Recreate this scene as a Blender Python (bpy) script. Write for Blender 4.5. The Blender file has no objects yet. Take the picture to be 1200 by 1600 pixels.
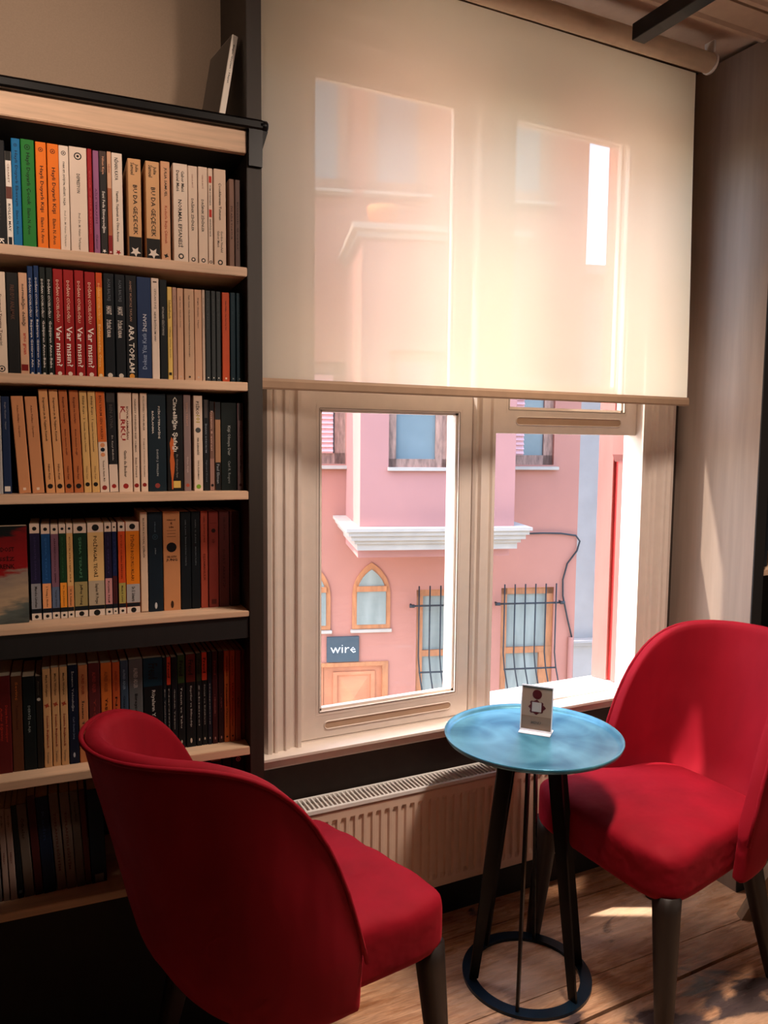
import bpy, bmesh, math, random
from mathutils import Vector, Matrix
random.seed(4)
R = math.radians
scene = bpy.context.scene
COL = scene.collection

# ---------------------------------------------------------------- camera
cam_d = bpy.data.cameras.new('camera'); cam = bpy.data.objects.new('camera', cam_d); COL.objects.link(cam)
_p, _r, _y = .0902299, -.00985161, -.4588435
fw = Vector((-math.sin(_y)*math.cos(_p), math.cos(_y)*math.cos(_p), -math.sin(_p)))
r0 = Vector((math.cos(_y), math.sin(_y), 0)); d0 = fw.cross(r0)
rr = r0*math.cos(_r) + d0*math.sin(_r); dd = -r0*math.sin(_r) + d0*math.cos(_r)
m = Matrix((rr, -dd, -fw)).transposed().to_4x4(); m.translation = Vector((0, 0, 1.42))
cam.matrix_world = m
cam_d.sensor_fit = 'HORIZONTAL'; cam_d.sensor_width = 36; cam_d.lens = 36*1211.06/1200; cam_d.clip_start = .02
scene.camera = cam

# ---------------------------------------------------------------- world, sun, lamps, exposure
vs = scene.view_settings
scene.display_settings.display_device = 'sRGB'
vs.view_transform = 'Standard'; vs.look = 'None'; vs.gamma = 1; vs.exposure = 0.0; vs.use_curve_mapping = False
SUN_STRENGTH, SKY_STRENGTH = 12.0, 1.5
w = bpy.data.worlds.new('sky'); scene.world = w; w.use_nodes = True
nt = w.node_tree; bg = nt.nodes['Background']
sky = nt.nodes.new('ShaderNodeTexSky'); sky.sky_type = 'NISHITA'; sky.sun_disc = False
sky.sun_elevation = R(58.6); sky.sun_rotation = R(-65); sky.air_density = 1.0; sky.dust_density = 2.2; sky.ozone_density = 1.0
nt.links.new(sky.outputs[0], bg.inputs[0]); bg.inputs[1].default_value = SKY_STRENGTH
sd = bpy.data.lights.new('sun', 'SUN'); sun = bpy.data.objects.new('sun', sd); COL.objects.link(sun)
sd.energy = SUN_STRENGTH; sd.angle = R(.6); sd.color = (1, .93, .82)
sun.rotation_euler = Vector((2.1, -1, -3.9)).to_track_quat('-Z', 'Y').to_euler()
def spot(name, loc, target, power, size, blend, col, rad=.08):
    l = bpy.data.lights.new(name, 'SPOT'); o = bpy.data.objects.new(name, l); COL.objects.link(o)
    l.energy = power; l.spot_size = R(size); l.spot_blend = blend; l.color = col; l.shadow_soft_size = rad
    o.location = loc; o.rotation_euler = (Vector(target)-Vector(loc)).to_track_quat('-Z', 'Y').to_euler()
spot('ceiling_spot', (1.3, -.7, 2.5), (.05, 1.65, 1.85), 135, 40, .9, (1, .78, .62), .12)
spot('ceiling_spot', (-.5, -.3, 2.5), (-.25, 1.65, 2.35), 110, 44, .9, (1, .78, .62), .12)
wl = bpy.data.lights.new('side_fill_lamp', 'AREA'); wo = bpy.data.objects.new('side_fill_lamp', wl); COL.objects.link(wo)
wl.shape = 'RECTANGLE'; wl.size = 1.3; wl.size_y = 2.0; wl.energy = 9; wl.color = (1, .80, .66)     # fill lamp added to brighten the interior; wall_right has no window
wo.location = (3.38, -.5, 1.35); wo.rotation_euler = (R(90), 0, R(90))
tl = bpy.data.lights.new('track_lamp', 'AREA'); to = bpy.data.objects.new('track_lamp', tl); COL.objects.link(to)
tl.shape = 'RECTANGLE'; tl.size = .12; tl.size_y = .5; tl.energy = 22; tl.color = (1, .82, .68); tl.spread = R(110)
to.location = (1.25, 1.06, 2.5); to.rotation_euler = Vector((.03, .02, -1)).to_track_quat('-Z', 'Y').to_euler()
pl = bpy.data.lights.new('window_portal', 'AREA'); po = bpy.data.objects.new('window_portal', pl); COL.objects.link(po)
pl.shape = 'RECTANGLE'; pl.size = 1.3; pl.size_y = 2.05; pl.cycles.is_portal = True
po.location = (1.28, 2.0, 1.53); po.rotation_euler = (R(-90), 0, 0)

# ---------------------------------------------------------------- materials
def lin(h):
    if not isinstance(h, str): return tuple(h)
    v = [int(h[i:i+2], 16)/255 for i in (0, 2, 4)]
    return tuple(c/12.92 if c <= .04045 else ((c+.055)/1.055)**2.4 for c in v)
_mats = {}
def mat(name, col, rough=.6, metal=0, var=.06, nscale=30, stretch=(1, 1, 1), bump=0, bscale=200, sheen=0, sheen_col=None, spec=.5, coat=0):
    if name in _mats: return _mats[name]
    M = bpy.data.materials.new(name); M.use_nodes = True; n = M.node_tree; L = n.links
    b = n.nodes['Principled BSDF']; c = lin(col)
    tc = n.nodes.new('ShaderNodeTexCoord'); mp = n.nodes.new('ShaderNodeMapping'); mp.inputs['Scale'].default_value = stretch
    L.new(tc.outputs['Object'], mp.inputs[0])
    nz = n.nodes.new('ShaderNodeTexNoise'); nz.inputs['Scale'].default_value = nscale; nz.inputs['Detail'].default_value = 5
    L.new(mp.outputs[0], nz.inputs['Vector'])
    rp = n.nodes.new('ShaderNodeValToRGB'); rp.color_ramp.elements[0].position = .3; rp.color_ramp.elements[1].position = .7
    rp.color_ramp.elements[0].color = (*[x*(1-var) for x in c], 1); rp.color_ramp.elements[1].color = (*[min(1, x*(1+var)) for x in c], 1)
    L.new(nz.outputs[0], rp.inputs[0]); L.new(rp.outputs[0], b.inputs['Base Color'])
    b.inputs['Roughness'].default_value = rough; b.inputs['Metallic'].default_value = metal
    b.inputs['Specular IOR Level'].default_value = spec
    if coat: b.inputs['Coat Weight'].default_value = coat
    if sheen:
        b.inputs['Sheen Weight'].default_value = sheen; b.inputs['Sheen Roughness'].default_value = .45
        b.inputs['Sheen Tint'].default_value = (*lin(sheen_col or col), 1)
    if bump:
        n2 = n.nodes.new('ShaderNodeTexNoise'); n2.inputs['Scale'].default_value = bscale; L.new(mp.outputs[0], n2.inputs['Vector'])
        bp = n.nodes.new('ShaderNodeBump'); bp.inputs['Strength'].default_value = bump; bp.inputs['Distance'].default_value = .01
        L.new(n2.outputs[0], bp.inputs['Height']); L.new(bp.outputs[0], b.inputs['Normal'])
    _mats[name] = M; return M
def paper(h):           # printed cover stock in one colour
    return mat('cover_stock_'+h, h, .55, var=.05, nscale=14, spec=.2)
def glass(name, tint=(1, 1, 1), gloss=.08):
    M = bpy.data.materials.new(name); M.use_nodes = True; n = M.node_tree; n.nodes.clear(); L = n.links
    o = n.nodes.new('ShaderNodeOutputMaterial'); t = n.nodes.new('ShaderNodeBsdfTransparent'); g = n.nodes.new('ShaderNodeBsdfGlossy')
    t.inputs[0].default_value = (*tint, 1); g.inputs['Roughness'].default_value = .02
    fr = n.nodes.new('ShaderNodeFresnel'); fr.inputs[0].default_value = 1.45
    mx = n.nodes.new('ShaderNodeMixShader'); ge = n.nodes.new('ShaderNodeNewGeometry'); iv = n.nodes.new('ShaderNodeMath'); iv.operation = 'SUBTRACT'; iv.inputs[0].default_value = 1; L.new(ge.outputs['Backfacing'], iv.inputs[1]); mu = n.nodes.new('ShaderNodeMath'); mu.operation = 'MULTIPLY'; L.new(fr.outputs[0], mu.inputs[0]); L.new(iv.outputs[0], mu.inputs[1]); L.new(mu.outputs[0], mx.inputs[0]); L.new(t.outputs[0], mx.inputs[1]); L.new(g.outputs[0], mx.inputs[2])
    L.new(mx.outputs[0], o.inputs[0]); return M
GLASS = glass('window_glass')
def blind_mat():
    M = bpy.data.materials.new('blind_weave'); M.use_nodes = True; n = M.node_tree; n.nodes.clear(); L = n.links
    o = n.nodes.new('ShaderNodeOutputMaterial')
    tl = n.nodes.new('ShaderNodeBsdfTranslucent'); tl.inputs[0].default_value = (.98, .84, .60, 1)
    df = n.nodes.new('ShaderNodeBsdfDiffuse'); df.inputs[0].default_value = (.93, .76, .52, 1)
    tp = n.nodes.new('ShaderNodeBsdfTransparent'); tp.inputs[0].default_value = (1, .95, .85, 1)
    m1 = n.nodes.new('ShaderNodeMixShader'); m1.inputs[0].default_value = .22
    m2 = n.nodes.new('ShaderNodeMixShader')
    tc = n.nodes.new('ShaderNodeTexCoord'); nz = n.nodes.new('ShaderNodeTexNoise'); nz.inputs['Scale'].default_value = 6
    L.new(tc.outputs['Object'], nz.inputs['Vector'])
    mr = n.nodes.new('ShaderNodeMapRange'); mr.inputs[3].default_value = .17; mr.inputs[4].default_value = .21; L.new(nz.outputs[0], mr.inputs[0])
    L.new(tl.outputs[0], m1.inputs[1]); L.new(df.outputs[0], m1.inputs[2])
    L.new(mr.outputs[0], m2.inputs[0]); L.new(m1.outputs[0], m2.inputs[1]); L.new(tp.outputs[0], m2.inputs[2])
    L.new(m2.outputs[0], o.inputs[0]); return M
OAK = mat('pale_oak', 'd9b596', .5, var=.12, nscale=8, stretch=(1, 6, 14))
DARKW = mat('dark_wood', '2a2019', .55, var=.2, nscale=6, stretch=(8, 8, 1))
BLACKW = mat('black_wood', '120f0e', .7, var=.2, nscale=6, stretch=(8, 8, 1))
WHITE = mat('white_gloss_paint', 'e4d5c9', .35, var=.03)
WHITEX = mat('white_exterior_paint', 'dfe0e2', .5, var=.05)
BLACKM = mat('black_steel', '0b0c0e', .35, metal=.6, var=.2)
VELVETB = mat('red_velvet_pleated', (.26, .0035, .013), .75, var=.12, nscale=9, stretch=(1, 1, .22), bump=.9, bscale=11, sheen=.22, sheen_col=(.95, .05, .08), spec=.15)
VELVET = mat('red_velvet', (.26, .0035, .013), .75, var=.16, nscale=9, bump=.45, bscale=17, sheen=.22, sheen_col=(.95, .05, .08), spec=.15)
TAN = mat('tan_backing', '9c8672', .8, var=.06, nscale=300)

# ---------------------------------------------------------------- mesh helpers
def link(name, bm, mats, parent=None, smooth=False, loc=None):
    me = bpy.data.meshes.new(name); bmesh.ops.recalc_face_normals(bm, faces=bm.faces) if getattr(bm, 'is_valid', True) else None
    bm.to_mesh(me); bm.free()
    for k in (mats if isinstance(mats, (list, tuple)) else [mats]): me.materials.append(k)
    if smooth:
        for p in me.polygons: p.use_smooth = True
    o = bpy.data.objects.new(name, me); COL.objects.link(o)
    if parent: o.parent = parent
    if loc: o.location = loc
    return o
def bx(bm, x0, x1, y0, y1, z0, z1, mi=0, M=None, bev=0):
    t = bmesh.new()
    bmesh.ops.create_cube(t, size=1, matrix=Matrix.Translation(((x0+x1)/2, (y0+y1)/2, (z0+z1)/2)) @ Matrix.Diagonal((abs(x1-x0), abs(y1-y0), abs(z1-z0), 1)))
    if bev: bmesh.ops.bevel(t, geom=t.edges[:], offset=bev, segments=2, affect='EDGES')
    merge(bm, t, M, mi)
def merge(bm, t, M=None, mi=0):
    if M is not None: bmesh.ops.transform(t, matrix=M, verts=t.verts)
    vm = [bm.verts.new(v.co) for v in t.verts]; t.verts.index_update()
    for f in t.faces:
        try:
            g = bm.faces.new([vm[v.index] for v in f.verts]); g.material_index = mi; g.smooth = f.smooth
        except ValueError: pass
    t.free()
def prism(bm, pts, a, b, axis='z', mi=0, M=None):
    """polygon pts swept from a to b; axis z: pts=(x,y); x: pts=(y,z); y: pts=(x,z)"""
    def P(p, t): return {'z': (p[0], p[1], t), 'x': (t, p[0], p[1]), 'y': (p[0], t, p[1])}[axis]
    t = bmesh.new(); A = [t.verts.new(P(p, a)) for p in pts]; B = [t.verts.new(P(p, b)) for p in pts]
    n = len(pts); t.faces.new(A); t.faces.new(B[::-1])
    for i in range(n): t.faces.new((A[i], B[i], B[(i+1) % n], A[(i+1) % n]))
    bmesh.ops.recalc_face_normals(t, faces=t.faces); merge(bm, t, M, mi)
def lathe(bm, prof, n=64, M=None, mi=0, close=False):
    t = bmesh.new(); rings = []
    for r, z in prof:
        rings.append([t.verts.new((r*math.cos(2*math.pi*i/n), r*math.sin(2*math.pi*i/n), z)) for i in range(n)] if r > 1e-6 else [t.verts.new((0, 0, z))])
    rs = rings + ([rings[0]] if close else [])
    for A, B in zip(rs, rs[1:]):
        for i in range(n):
            j = (i+1) % n
            q = [A[i % len(A)], A[j % len(A)], B[j % len(B)], B[i % len(B)]]
            u = []
            for v in q:
                if v not in u: u.append(v)
            if len(u) > 2: t.faces.new(u)
    for f in t.faces: f.smooth = True
    bmesh.ops.recalc_face_normals(t, faces=t.faces); merge(bm, t, M, mi)
def tube(bm, pts, rad, n=10, mi=0, M=None):
    pts = [Vector(p) for p in pts]; t = bmesh.new(); rings = []
    rads = rad if isinstance(rad, (list, tuple)) else [rad]*len(pts)
    for i, p in enumerate(pts):
        d = (pts[min(i+1, len(pts)-1)]-pts[max(i-1, 0)]).normalized()
        a = d.orthogonal().normalized() if i == 0 else (rings_a - d*rings_a.dot(d)).normalized()
        rings_a = a; b = d.cross(a)
        rings.append([t.verts.new(p+(a*math.cos(2*math.pi*k/n)+b*math.sin(2*math.pi*k/n))*rads[i]) for k in range(n)])
    for A, B in zip(rings, rings[1:]):
        for k in range(n): t.faces.new((A[k], A[(k+1) % n], B[(k+1) % n], B[k]))
    t.faces.new(rings[0][::-1]); t.faces.new(rings[-1])
    for f in t.faces: f.smooth = True
    bmesh.ops.recalc_face_normals(t, faces=t.faces); merge(bm, t, M, mi)
def empty(name, loc=(0, 0, 0), rz=0):
    o = bpy.data.objects.new(name, None); COL.objects.link(o); o.location = loc; o.rotation_euler = (0, 0, rz); o.empty_display_size = .1; return o
def tag(o, label=None, cat=None, group=None, kind=None):
    if label: o['label'] = label
    if cat: o['category'] = cat
    if group: o['group'] = group
    if kind: o['kind'] = kind
    return o
def text_bm(bm, txt, a, b, c, h, mode='down', y=0, mi=0, bold=0, shear=0):
    """flat printed lettering on the plane y, facing -y. The string fills a..b along its reading direction
    (z for 'down'/'up', x for 'flat'); c is the centre line across it and h its height."""
    cu = bpy.data.curves.new('t', 'FONT'); cu.body = txt; cu.resolution_u = 1; cu.offset = bold or .016; cu.shear = shear; cu.fill_mode = 'FRONT'
    o = bpy.data.objects.new('t', cu); COL.objects.link(o)
    dg = bpy.context.evaluated_depsgraph_get(); me = bpy.data.meshes.new_from_object(o.evaluated_get(dg), depsgraph=dg)
    t = bmesh.new(); t.from_mesh(me); bpy.data.objects.remove(o); bpy.data.curves.remove(cu); bpy.data.meshes.remove(me)
    if not t.verts: t.free(); return
    xs = [v.co.x for v in t.verts]; ys = [v.co.y for v in t.verts]
    x0, x1, y0, y1 = min(xs), max(xs), min(ys), max(ys)
    for v in t.verts:
        s = (v.co.x-x0)/(x1-x0); q = ((v.co.y-y0)/(y1-y0)-.5)*h
        if mode == 'flat': v.co = (a+(b-a)*s, y, c+q)
        elif mode == 'down': v.co = (c+q, y, a+(b-a)*s)
        else: v.co = (c-q, y, b+(a-b)*s)
    merge(bm, t, None, mi)
def disc(bm, x, z, r, y, mi=0, n=14, rin=0):
    if rin:
        A = [bm.verts.new((x+r*math.cos(2*math.pi*i/n), y, z+r*math.sin(2*math.pi*i/n))) for i in range(n)]
        B = [bm.verts.new((x+rin*math.cos(2*math.pi*i/n), y, z+rin*math.sin(2*math.pi*i/n))) for i in range(n)]
        for i in range(n): f = bm.faces.new((A[i], A[(i+1) % n], B[(i+1) % n], B[i])); f.material_index = mi
    else:
        f = bm.faces.new([bm.verts.new((x+r*math.cos(2*math.pi*i/n), y, z+r*math.sin(2*math.pi*i/n))) for i in range(n)]); f.material_index = mi
def quad(bm, x0, x1, z0, z1, y, mi=0):
    f = bm.faces.new([bm.verts.new(p) for p in ((x0, y, z0), (x1, y, z0), (x1, y, z1), (x0, y, z1))]); f.material_index = mi

# ================================================================ the room
def struct(name, bm, m, parent=None, smooth=False):
    o = link(name, bm, m, parent, smooth)
    if not parent: o['kind'] = 'structure'
    return o
# floor: old planks running along the window wall, with real gaps
def floor_mat():
    M = bpy.data.materials.new('worn_planks'); M.use_nodes = True; n = M.node_tree; L = n.links; b = n.nodes['Principled BSDF']
    tc = n.nodes.new('ShaderNodeTexCoord')
    def noise(sc, stretch, det=6, dist=0):
        mp = n.nodes.new('ShaderNodeMapping'); mp.inputs['Scale'].default_value = stretch; L.new(tc.outputs['Object'], mp.inputs[0])
        z = n.nodes.new('ShaderNodeTexNoise'); z.inputs['Scale'].default_value = sc; z.inputs['Detail'].default_value = det; z.inputs['Distortion'].default_value = dist
        L.new(mp.outputs[0], z.inputs['Vector']); return z
    def ramp(src, p0, c0, p1, c1):
        r = n.nodes.new('ShaderNodeValToRGB'); e = r.color_ramp.elements; e[0].position = p0; e[0].color = (*c0, 1); e[1].position = p1; e[1].color = (*c1, 1)
        L.new(src.outputs[0], r.inputs[0]); return r
    def mix(f, a, c):
        x = n.nodes.new('ShaderNodeMix'); x.data_type = 'RGBA'; L.new(f.outputs[0], x.inputs[0]); L.new(a, x.inputs[6]); L.new(c, x.inputs[7]); return x.outputs[2]
    grain = ramp(noise(7, (1, 9, 1), 8, .6), .3, lin('a8714c'), .7, lin('e6b48c'))
    fine = ramp(noise(26, (1, 11, 1), 9, .3), .35, (.62, .62, .62), .62, (1, 1, 1)); mg = n.nodes.new('ShaderNodeMix'); mg.data_type = 'RGBA'; mg.blend_type = 'MULTIPLY'; mg.inputs[0].default_value = .8
    pale = n.nodes.new('ShaderNodeRGB'); pale.outputs[0].default_value = (*lin('efcdb2'), 1)
    L.new(grain.outputs[0], mg.inputs[6]); L.new(fine.outputs[0], mg.inputs[7])
    m1 = mix(ramp(noise(2.3, (1, 2, 1), 4), .45, (0, 0, 0), .75, (.7, .7, .7)), mg.outputs[2], pale.outputs[0])
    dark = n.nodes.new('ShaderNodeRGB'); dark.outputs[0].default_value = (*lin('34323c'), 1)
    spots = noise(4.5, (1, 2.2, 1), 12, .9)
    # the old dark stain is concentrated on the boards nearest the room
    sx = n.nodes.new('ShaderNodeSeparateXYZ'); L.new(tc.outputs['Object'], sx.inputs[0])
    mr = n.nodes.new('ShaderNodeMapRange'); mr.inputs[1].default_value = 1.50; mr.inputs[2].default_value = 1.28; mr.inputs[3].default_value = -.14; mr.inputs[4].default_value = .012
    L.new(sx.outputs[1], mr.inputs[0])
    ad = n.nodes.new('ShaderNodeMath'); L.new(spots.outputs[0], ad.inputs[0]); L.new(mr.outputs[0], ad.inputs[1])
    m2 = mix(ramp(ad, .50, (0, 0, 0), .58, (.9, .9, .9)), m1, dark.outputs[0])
    L.new(m2, b.inputs['Base Color'])
    rr_ = ramp(noise(9, (1, 4, 1)), .3, (.20, .20, .20), .7, (.36, .36, .36)); L.new(rr_.outputs[0], b.inputs['Roughness'])
    bp = n.nodes.new('ShaderNodeBump'); bp.inputs['Strength'].default_value = .25; bp.inputs['Distance'].default_value = .004
    L.new(noise(12, (1, 10, 1), 8).outputs[0], bp.inputs['Height']); L.new(bp.outputs[0], b.inputs['Normal'])
    return M
bm = bmesh.new()
edges = [1.95, 1.80, 1.502, (1.345, 1.395), 1.13, .93, .68, .45, .2, -.1, -.4, -.7, -1.0, -1.3, -1.6, -1.9, -2.2, -2.6]
gap = [0, .004, .003, .011] + [.004]*20
for i in range(len(edges)-1):
    a, b = edges[i], edges[i+1]
    g = lambda e: e if isinstance(e, tuple) else (e, e)
    (aL, aR), (bL, bR) = g(a), g(b); ga, gb = gap[i]/2, gap[i+1]/2
    # skewed seam is given at x = 1.317 and 1.913
    def at(L_, R_, x): return L_+(R_-L_)*(x-1.317)/.596
    xs = (-2.6, 3.4)
    pts = [(xs[0], at(aL, aR, 1.317 if aL == aR else max(xs[0], .3))-ga), (xs[0], at(bL, bR, 1.317 if bL == bR else .3)+gb), (xs[1], at(bL, bR, 1.317 if bL == bR else 2.6)+gb), (xs[1], at(aL, aR, 1.317 if aL == aR else 2.6)-ga)]
    prism(bm, pts, -.03, 0)
bx(bm, -2.6, 3.4, -2.6, 1.95, -.06, -.031, 1)
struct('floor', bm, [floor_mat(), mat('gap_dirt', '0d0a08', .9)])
CEIL = 2.615
CM = mat('ceiling_paint', 'b59a84', .6, var=.05)
bm = bmesh.new()
bx(bm, -2.6, 3.4, -2.6, 1.30, CEIL, CEIL+.1)
y = 1.30
for wdt in (.13, .13, .12):                       # grooved boards near the window
    bx(bm, -2.6, 3.4, y+.012, y+wdt, CEIL, CEIL+.1); bx(bm, -2.6, 3.4, y, y+.012, CEIL+.035, CEIL+.1)
    prism(bm, [(y+wdt-.03, CEIL), (y+wdt-.004, CEIL), (y+wdt-.008, CEIL-.008), (y+wdt-.022, CEIL-.008)], -2.6, 3.4, 'x')
    y += wdt
bx(bm, -2.6, 3.4, y, 2.12, CEIL+.015, CEIL+.1)
struct('ceiling', bm, CM)
WD = mat('dark_wall_paint', '3a2f28', .7, var=.1)
bm = bmesh.new()
ZB, ZT = .585, 2.50
def wall_piece(x0, x1, z0, z1): bx(bm, x0, x1, 1.93, 2.12, z0, z1)
bx(bm, .565, .69, 1.93, 2.12, -.05, 2.7); bx(bm, -2.6, .565, 2.03, 2.12, -.05, 2.7); bx(bm, 1.885, 3.4, 1.93, 1.99, -.05, 2.7); bx(bm, 1.93, 3.4, 1.99, 2.12, -.05, 2.7); bx(bm, 1.885, 1.93, 1.99, 2.12, -.05, ZB-.03); wall_piece(.69, 1.885, -.05, ZB-.02); wall_piece(.69, 1.93, 2.58, 2.7); bx(bm, .69, 1.885, 1.93, 2.0, ZT, 2.58)
struct('wall_front', bm, WD)
WR = mat('room_wall_paint', '4a3b30', .8, var=.05)
for nm, a in (('wall_left', (-2.7, -2.6, -2.6, 2.12)), ('wall_right', (3.4, 3.5, -2.6, 2.12)), ('wall_back', (-2.7, 3.5, -2.7, -2.6))):
    bm = bmesh.new(); bx(bm, *a, -.05, 2.7); struct(nm, bm, WR)
bm = bmesh.new()
prism(bm, [(1.93, 0), (1.93, .10), (1.920, .10), (1.912, .085), (1.912, 0)], .57, 2.06, 'x'); struct('baseboard_front', bm, BLACKW)

# ---- window surround: fluted casings, sill, mullion
def casing_profile(xa, s):
    """fluted casing outline, xa = outer edge, s = +1 towards the window opening"""
    P = [(0, 0), (0, .016), (.004, .020), (.012, .034), (.022, .036), (.026, .028), (.030, .026), (.032, .033), (.038, .033), (.041, .026), (.058, .024),
         (.061, .030), (.065, .030), (.068, .022), (.076, .022), (.079, .016), (.094, .014), (.098, .024), (.108, .024), (.108, 0)]
    return [(xa+s*p[0]*1.0, 1.93-p[1]) for p in P]
bm = bmesh.new(); prism(bm, casing_profile(.593, 1), .598, 2.56); struct('trim_1', bm, WHITE)
bm = bmesh.new(); prism(bm, [(p[0], p[1]) for p in casing_profile(2.03, -1.35)], .598, 2.56); struct('trim_2', bm, WHITE)
bm = bmesh.new()
prism(bm, [(1.93, .553), (1.908, .553), (1.900, .562), (1.892, .564), (1.890, .574), (1.876, .580), (1.874, .590), (1.868, .591), (1.868, .598), (1.93, .600)], .566, 2.06, 'x')
struct('trim_3', bm, WHITE)
bm = bmesh.new(); bx(bm, .59, 2.03, 1.905, 1.93, 2.50, 2.60, bev=.004); struct('trim_4', bm, WHITE)
bm = bmesh.new()       # mullion between the two openings, full wall depth outside
prism(bm, [(1.240, 1.945), (1.240, 1.925), (1.246, 1.918), (1.252, 1.925), (1.258, 1.925), (1.262, 1.912), (1.286, 1.912), (1.290, 1.920), (1.296, 1.920), (1.300, 1.912), (1.310, 1.912), (1.310, 2.075), (1.240, 2.075)], ZB, ZT)
struct('trim_5', bm, WHITE)
bm = bmesh.new()       # outside sill, weathered pale wood in the sun
bx(bm, .69, 1.885, 1.93, 2.125, ZB-.03, ZB); bx(bm, 1.885, 1.928, 1.995, 2.125, ZB-.03, ZB); struct('trim_6', bm, WHITEX)

def sash(bm, x0, x1, z0, z1, gx0, gx1, gz0, gz1, y0=1.93, y1=1.965):
    bx(bm, x0, gx0, y0, y1, z0, z1); bx(bm, gx1, x1, y0, y1, z0, z1); bx(bm, gx0, gx1, y0, y1, z0, gz0); bx(bm, gx0, gx1, y0, y1, gz1, z1)
    for (a, b, c, d) in ((gx0, gx0+.007, gz0, gz1), (gx1-.007, gx1, gz0, gz1), (gx0, gx1, gz0, gz0+.007), (gx0, gx1, gz1-.007, gz1)):
        bx(bm, a, b, y0+.008, y1-.008, c, d)
    for k, (e, m) in enumerate(((.0022, 2), (.010, 0))):
        for (a, b, c, d) in ((gx0-e-.0012, gx0-e, gz0-e, gz1+e), (gx1+e, gx1+e+.0012, gz0-e, gz1+e), (gx0-e, gx1+e, gz0-e-.0012, gz0-e), (gx0-e, gx1+e, gz1+e, gz1+e+.0012)):
            bx(bm, a, b, y0-.0006, y0+.001, c, d, m)
def slot(bm, xa, xb, z, h, y):        # finger groove with rounded ends, built as a routed lip on the rail
    n = 8; r = h/2
    def loop(r, yy): return [(xa+r*math.cos(math.pi/2+math.pi*i/n), yy, z+r*math.sin(math.pi/2+math.pi*i/n)) for i in range(n+1)]+[(xb+r*math.cos(-math.pi/2+math.pi*i/n), yy, z+r*math.sin(-math.pi/2+math.pi*i/n)) for i in range(n+1)]
    rings = [[bm.verts.new(p) for p in loop(*q)] for q in ((r+.003, y-.0002), (r+.001, y-.003), (r, y-.003), (r-.001, y-.0005))]
    for A, B in zip(rings, rings[1:]):
        for i in range(len(A)): bm.faces.new((A[i], A[(i+1) % len(A)], B[(i+1) % len(A)], B[i]))
    f = bm.faces.new(rings[-1]); f.material_index = 1
SLOTM = mat('groove_shade_paint', 'b99a80', .5, var=.03)
GAPM = mat('bead_gap', '4a3a34', .8)
# window 1: left pair of sashes
bm = bmesh.new()       # frame
bx(bm, .690, .703, 1.925, 2.12, ZB, ZT); bx(bm, .70, 1.24, 1.935, 2.0, 2.45, ZT); bx(bm, .70, 1.24, 1.93, 1.99, ZB, .604)
w1 = struct('window_1', bm, WHITE)
bm = bmesh.new(); sash(bm, .704, 1.239, .606, 1.560, .763, 1.194, .680, 1.505); slot(bm, .787, 1.170, .640, .020, 1.93)
link('lower_sash', bm, [WHITE, SLOTM, GAPM], w1)
bm = bmesh.new(); sash(bm, .704, 1.239, 1.535, 2.45, .757, 1.194, 1.575, 2.372, 1.968, 2.0); link('upper_sash', bm, [WHITE, SLOTM, GAPM], w1)
bm = bmesh.new(); bx(bm, .765, 1.192, 1.947, 1.950, .685, 1.50); link('lower_pane', bm, GLASS, w1)
bm = bmesh.new(); bx(bm, .76, 1.192, 1.983, 1.986, 1.58, 2.37); link('upper_pane', bm, GLASS, w1)
# window 2: right opening, lower sash pushed up
bm = bmesh.new()
bx(bm, 1.875, 1.8845, 1.897, 1.985, ZB+.014, ZT); bx(bm, 1.31, 1.875, 1.935, 2.0, 2.45, ZT); bx(bm, 1.31, 1.875, 1.93, 1.97, ZB, .604)
w2 = struct('window_2', bm, WHITE)
bm = bmesh.new(); sash(bm, 1.312, 1.873, 1.449, 2.42, 1.369, 1.820, 1.522, 2.365); slot(bm, 1.405, 1.795, 1.487, .022, 1.93)
link('lower_sash', bm, [WHITE, SLOTM, GAPM], w2)
bm = bmesh.new(); bx(bm, 1.371, 1.818, 1.947, 1.950, 1.53, 2.36); link('lower_pane', bm, GLASS, w2)
bm = bmesh.new(); sash(bm, 1.312, 1.873, 1.56, 2.45, 1.369, 1.820, 1.60, 2.37, 1.968, 2.0); link('upper_sash', bm, [WHITE, SLOTM, GAPM], w2)

# ---------------------------------------------------------------- radiator
rad = empty('radiator', (.61, 1.84, .137)); tag(rad, 'long white ribbed panel radiator under the window sill behind the blue table', 'radiator')
RM = mat('radiator_enamel', 'dcc0ac', .4, var=.03)
RG = mat('radiator_grille_enamel', 'e8e4e0', .35, var=.02)
bm = bmesh.new(); W, H = 1.24, .300
xs = [0]; zz = [0, .006, .028, .040, .262, .274, .296, .300]
prof = []              # ribbed front as a height field
N = 42; p0 = .07; pitch = (W-2*p0)/N
cols = [0, .006, p0-.006]
for i in range(N): cols += [p0+pitch*(i+.10), p0+pitch*(i+.24), p0+pitch*(i+.62), p0+pitch*(i+.76)]
cols += [W-p0+.006, W-.006, W]
def rib(x):
    t = (x-p0)/pitch
    if t < 0 or t > N: return 0
    f = t-int(t); return 1 if .2 < f < .65 else 0
grid = []
for z in zz:
    row = []
    for x in cols:
        d = 0
        if z in (0, .300) or x in (0, W): d = .006
        if .035 < z < .265: d = .0065*rib(x)
        row.append(bm.verts.new((x, d, z)))
    grid.append(row)
for a, b in zip(grid, grid[1:]):
    for i in range(len(a)-1): bm.faces.new((a[i], a[i+1], b[i+1], b[i]))
bx(bm, .002, W-.002, .012, .018, .0, .298); bx(bm, .002, W-.002, .060, .066, .0, .298)
bx(bm, .0, .004, .0065, .07, .0, .30); bx(bm, W-.004, W, .0065, .07, .0, .30)
link('front_panel', bm, RM, rad)
bm = bmesh.new(); z0, z1 = .303, .313; y0, y1 = -.004, .078
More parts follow.
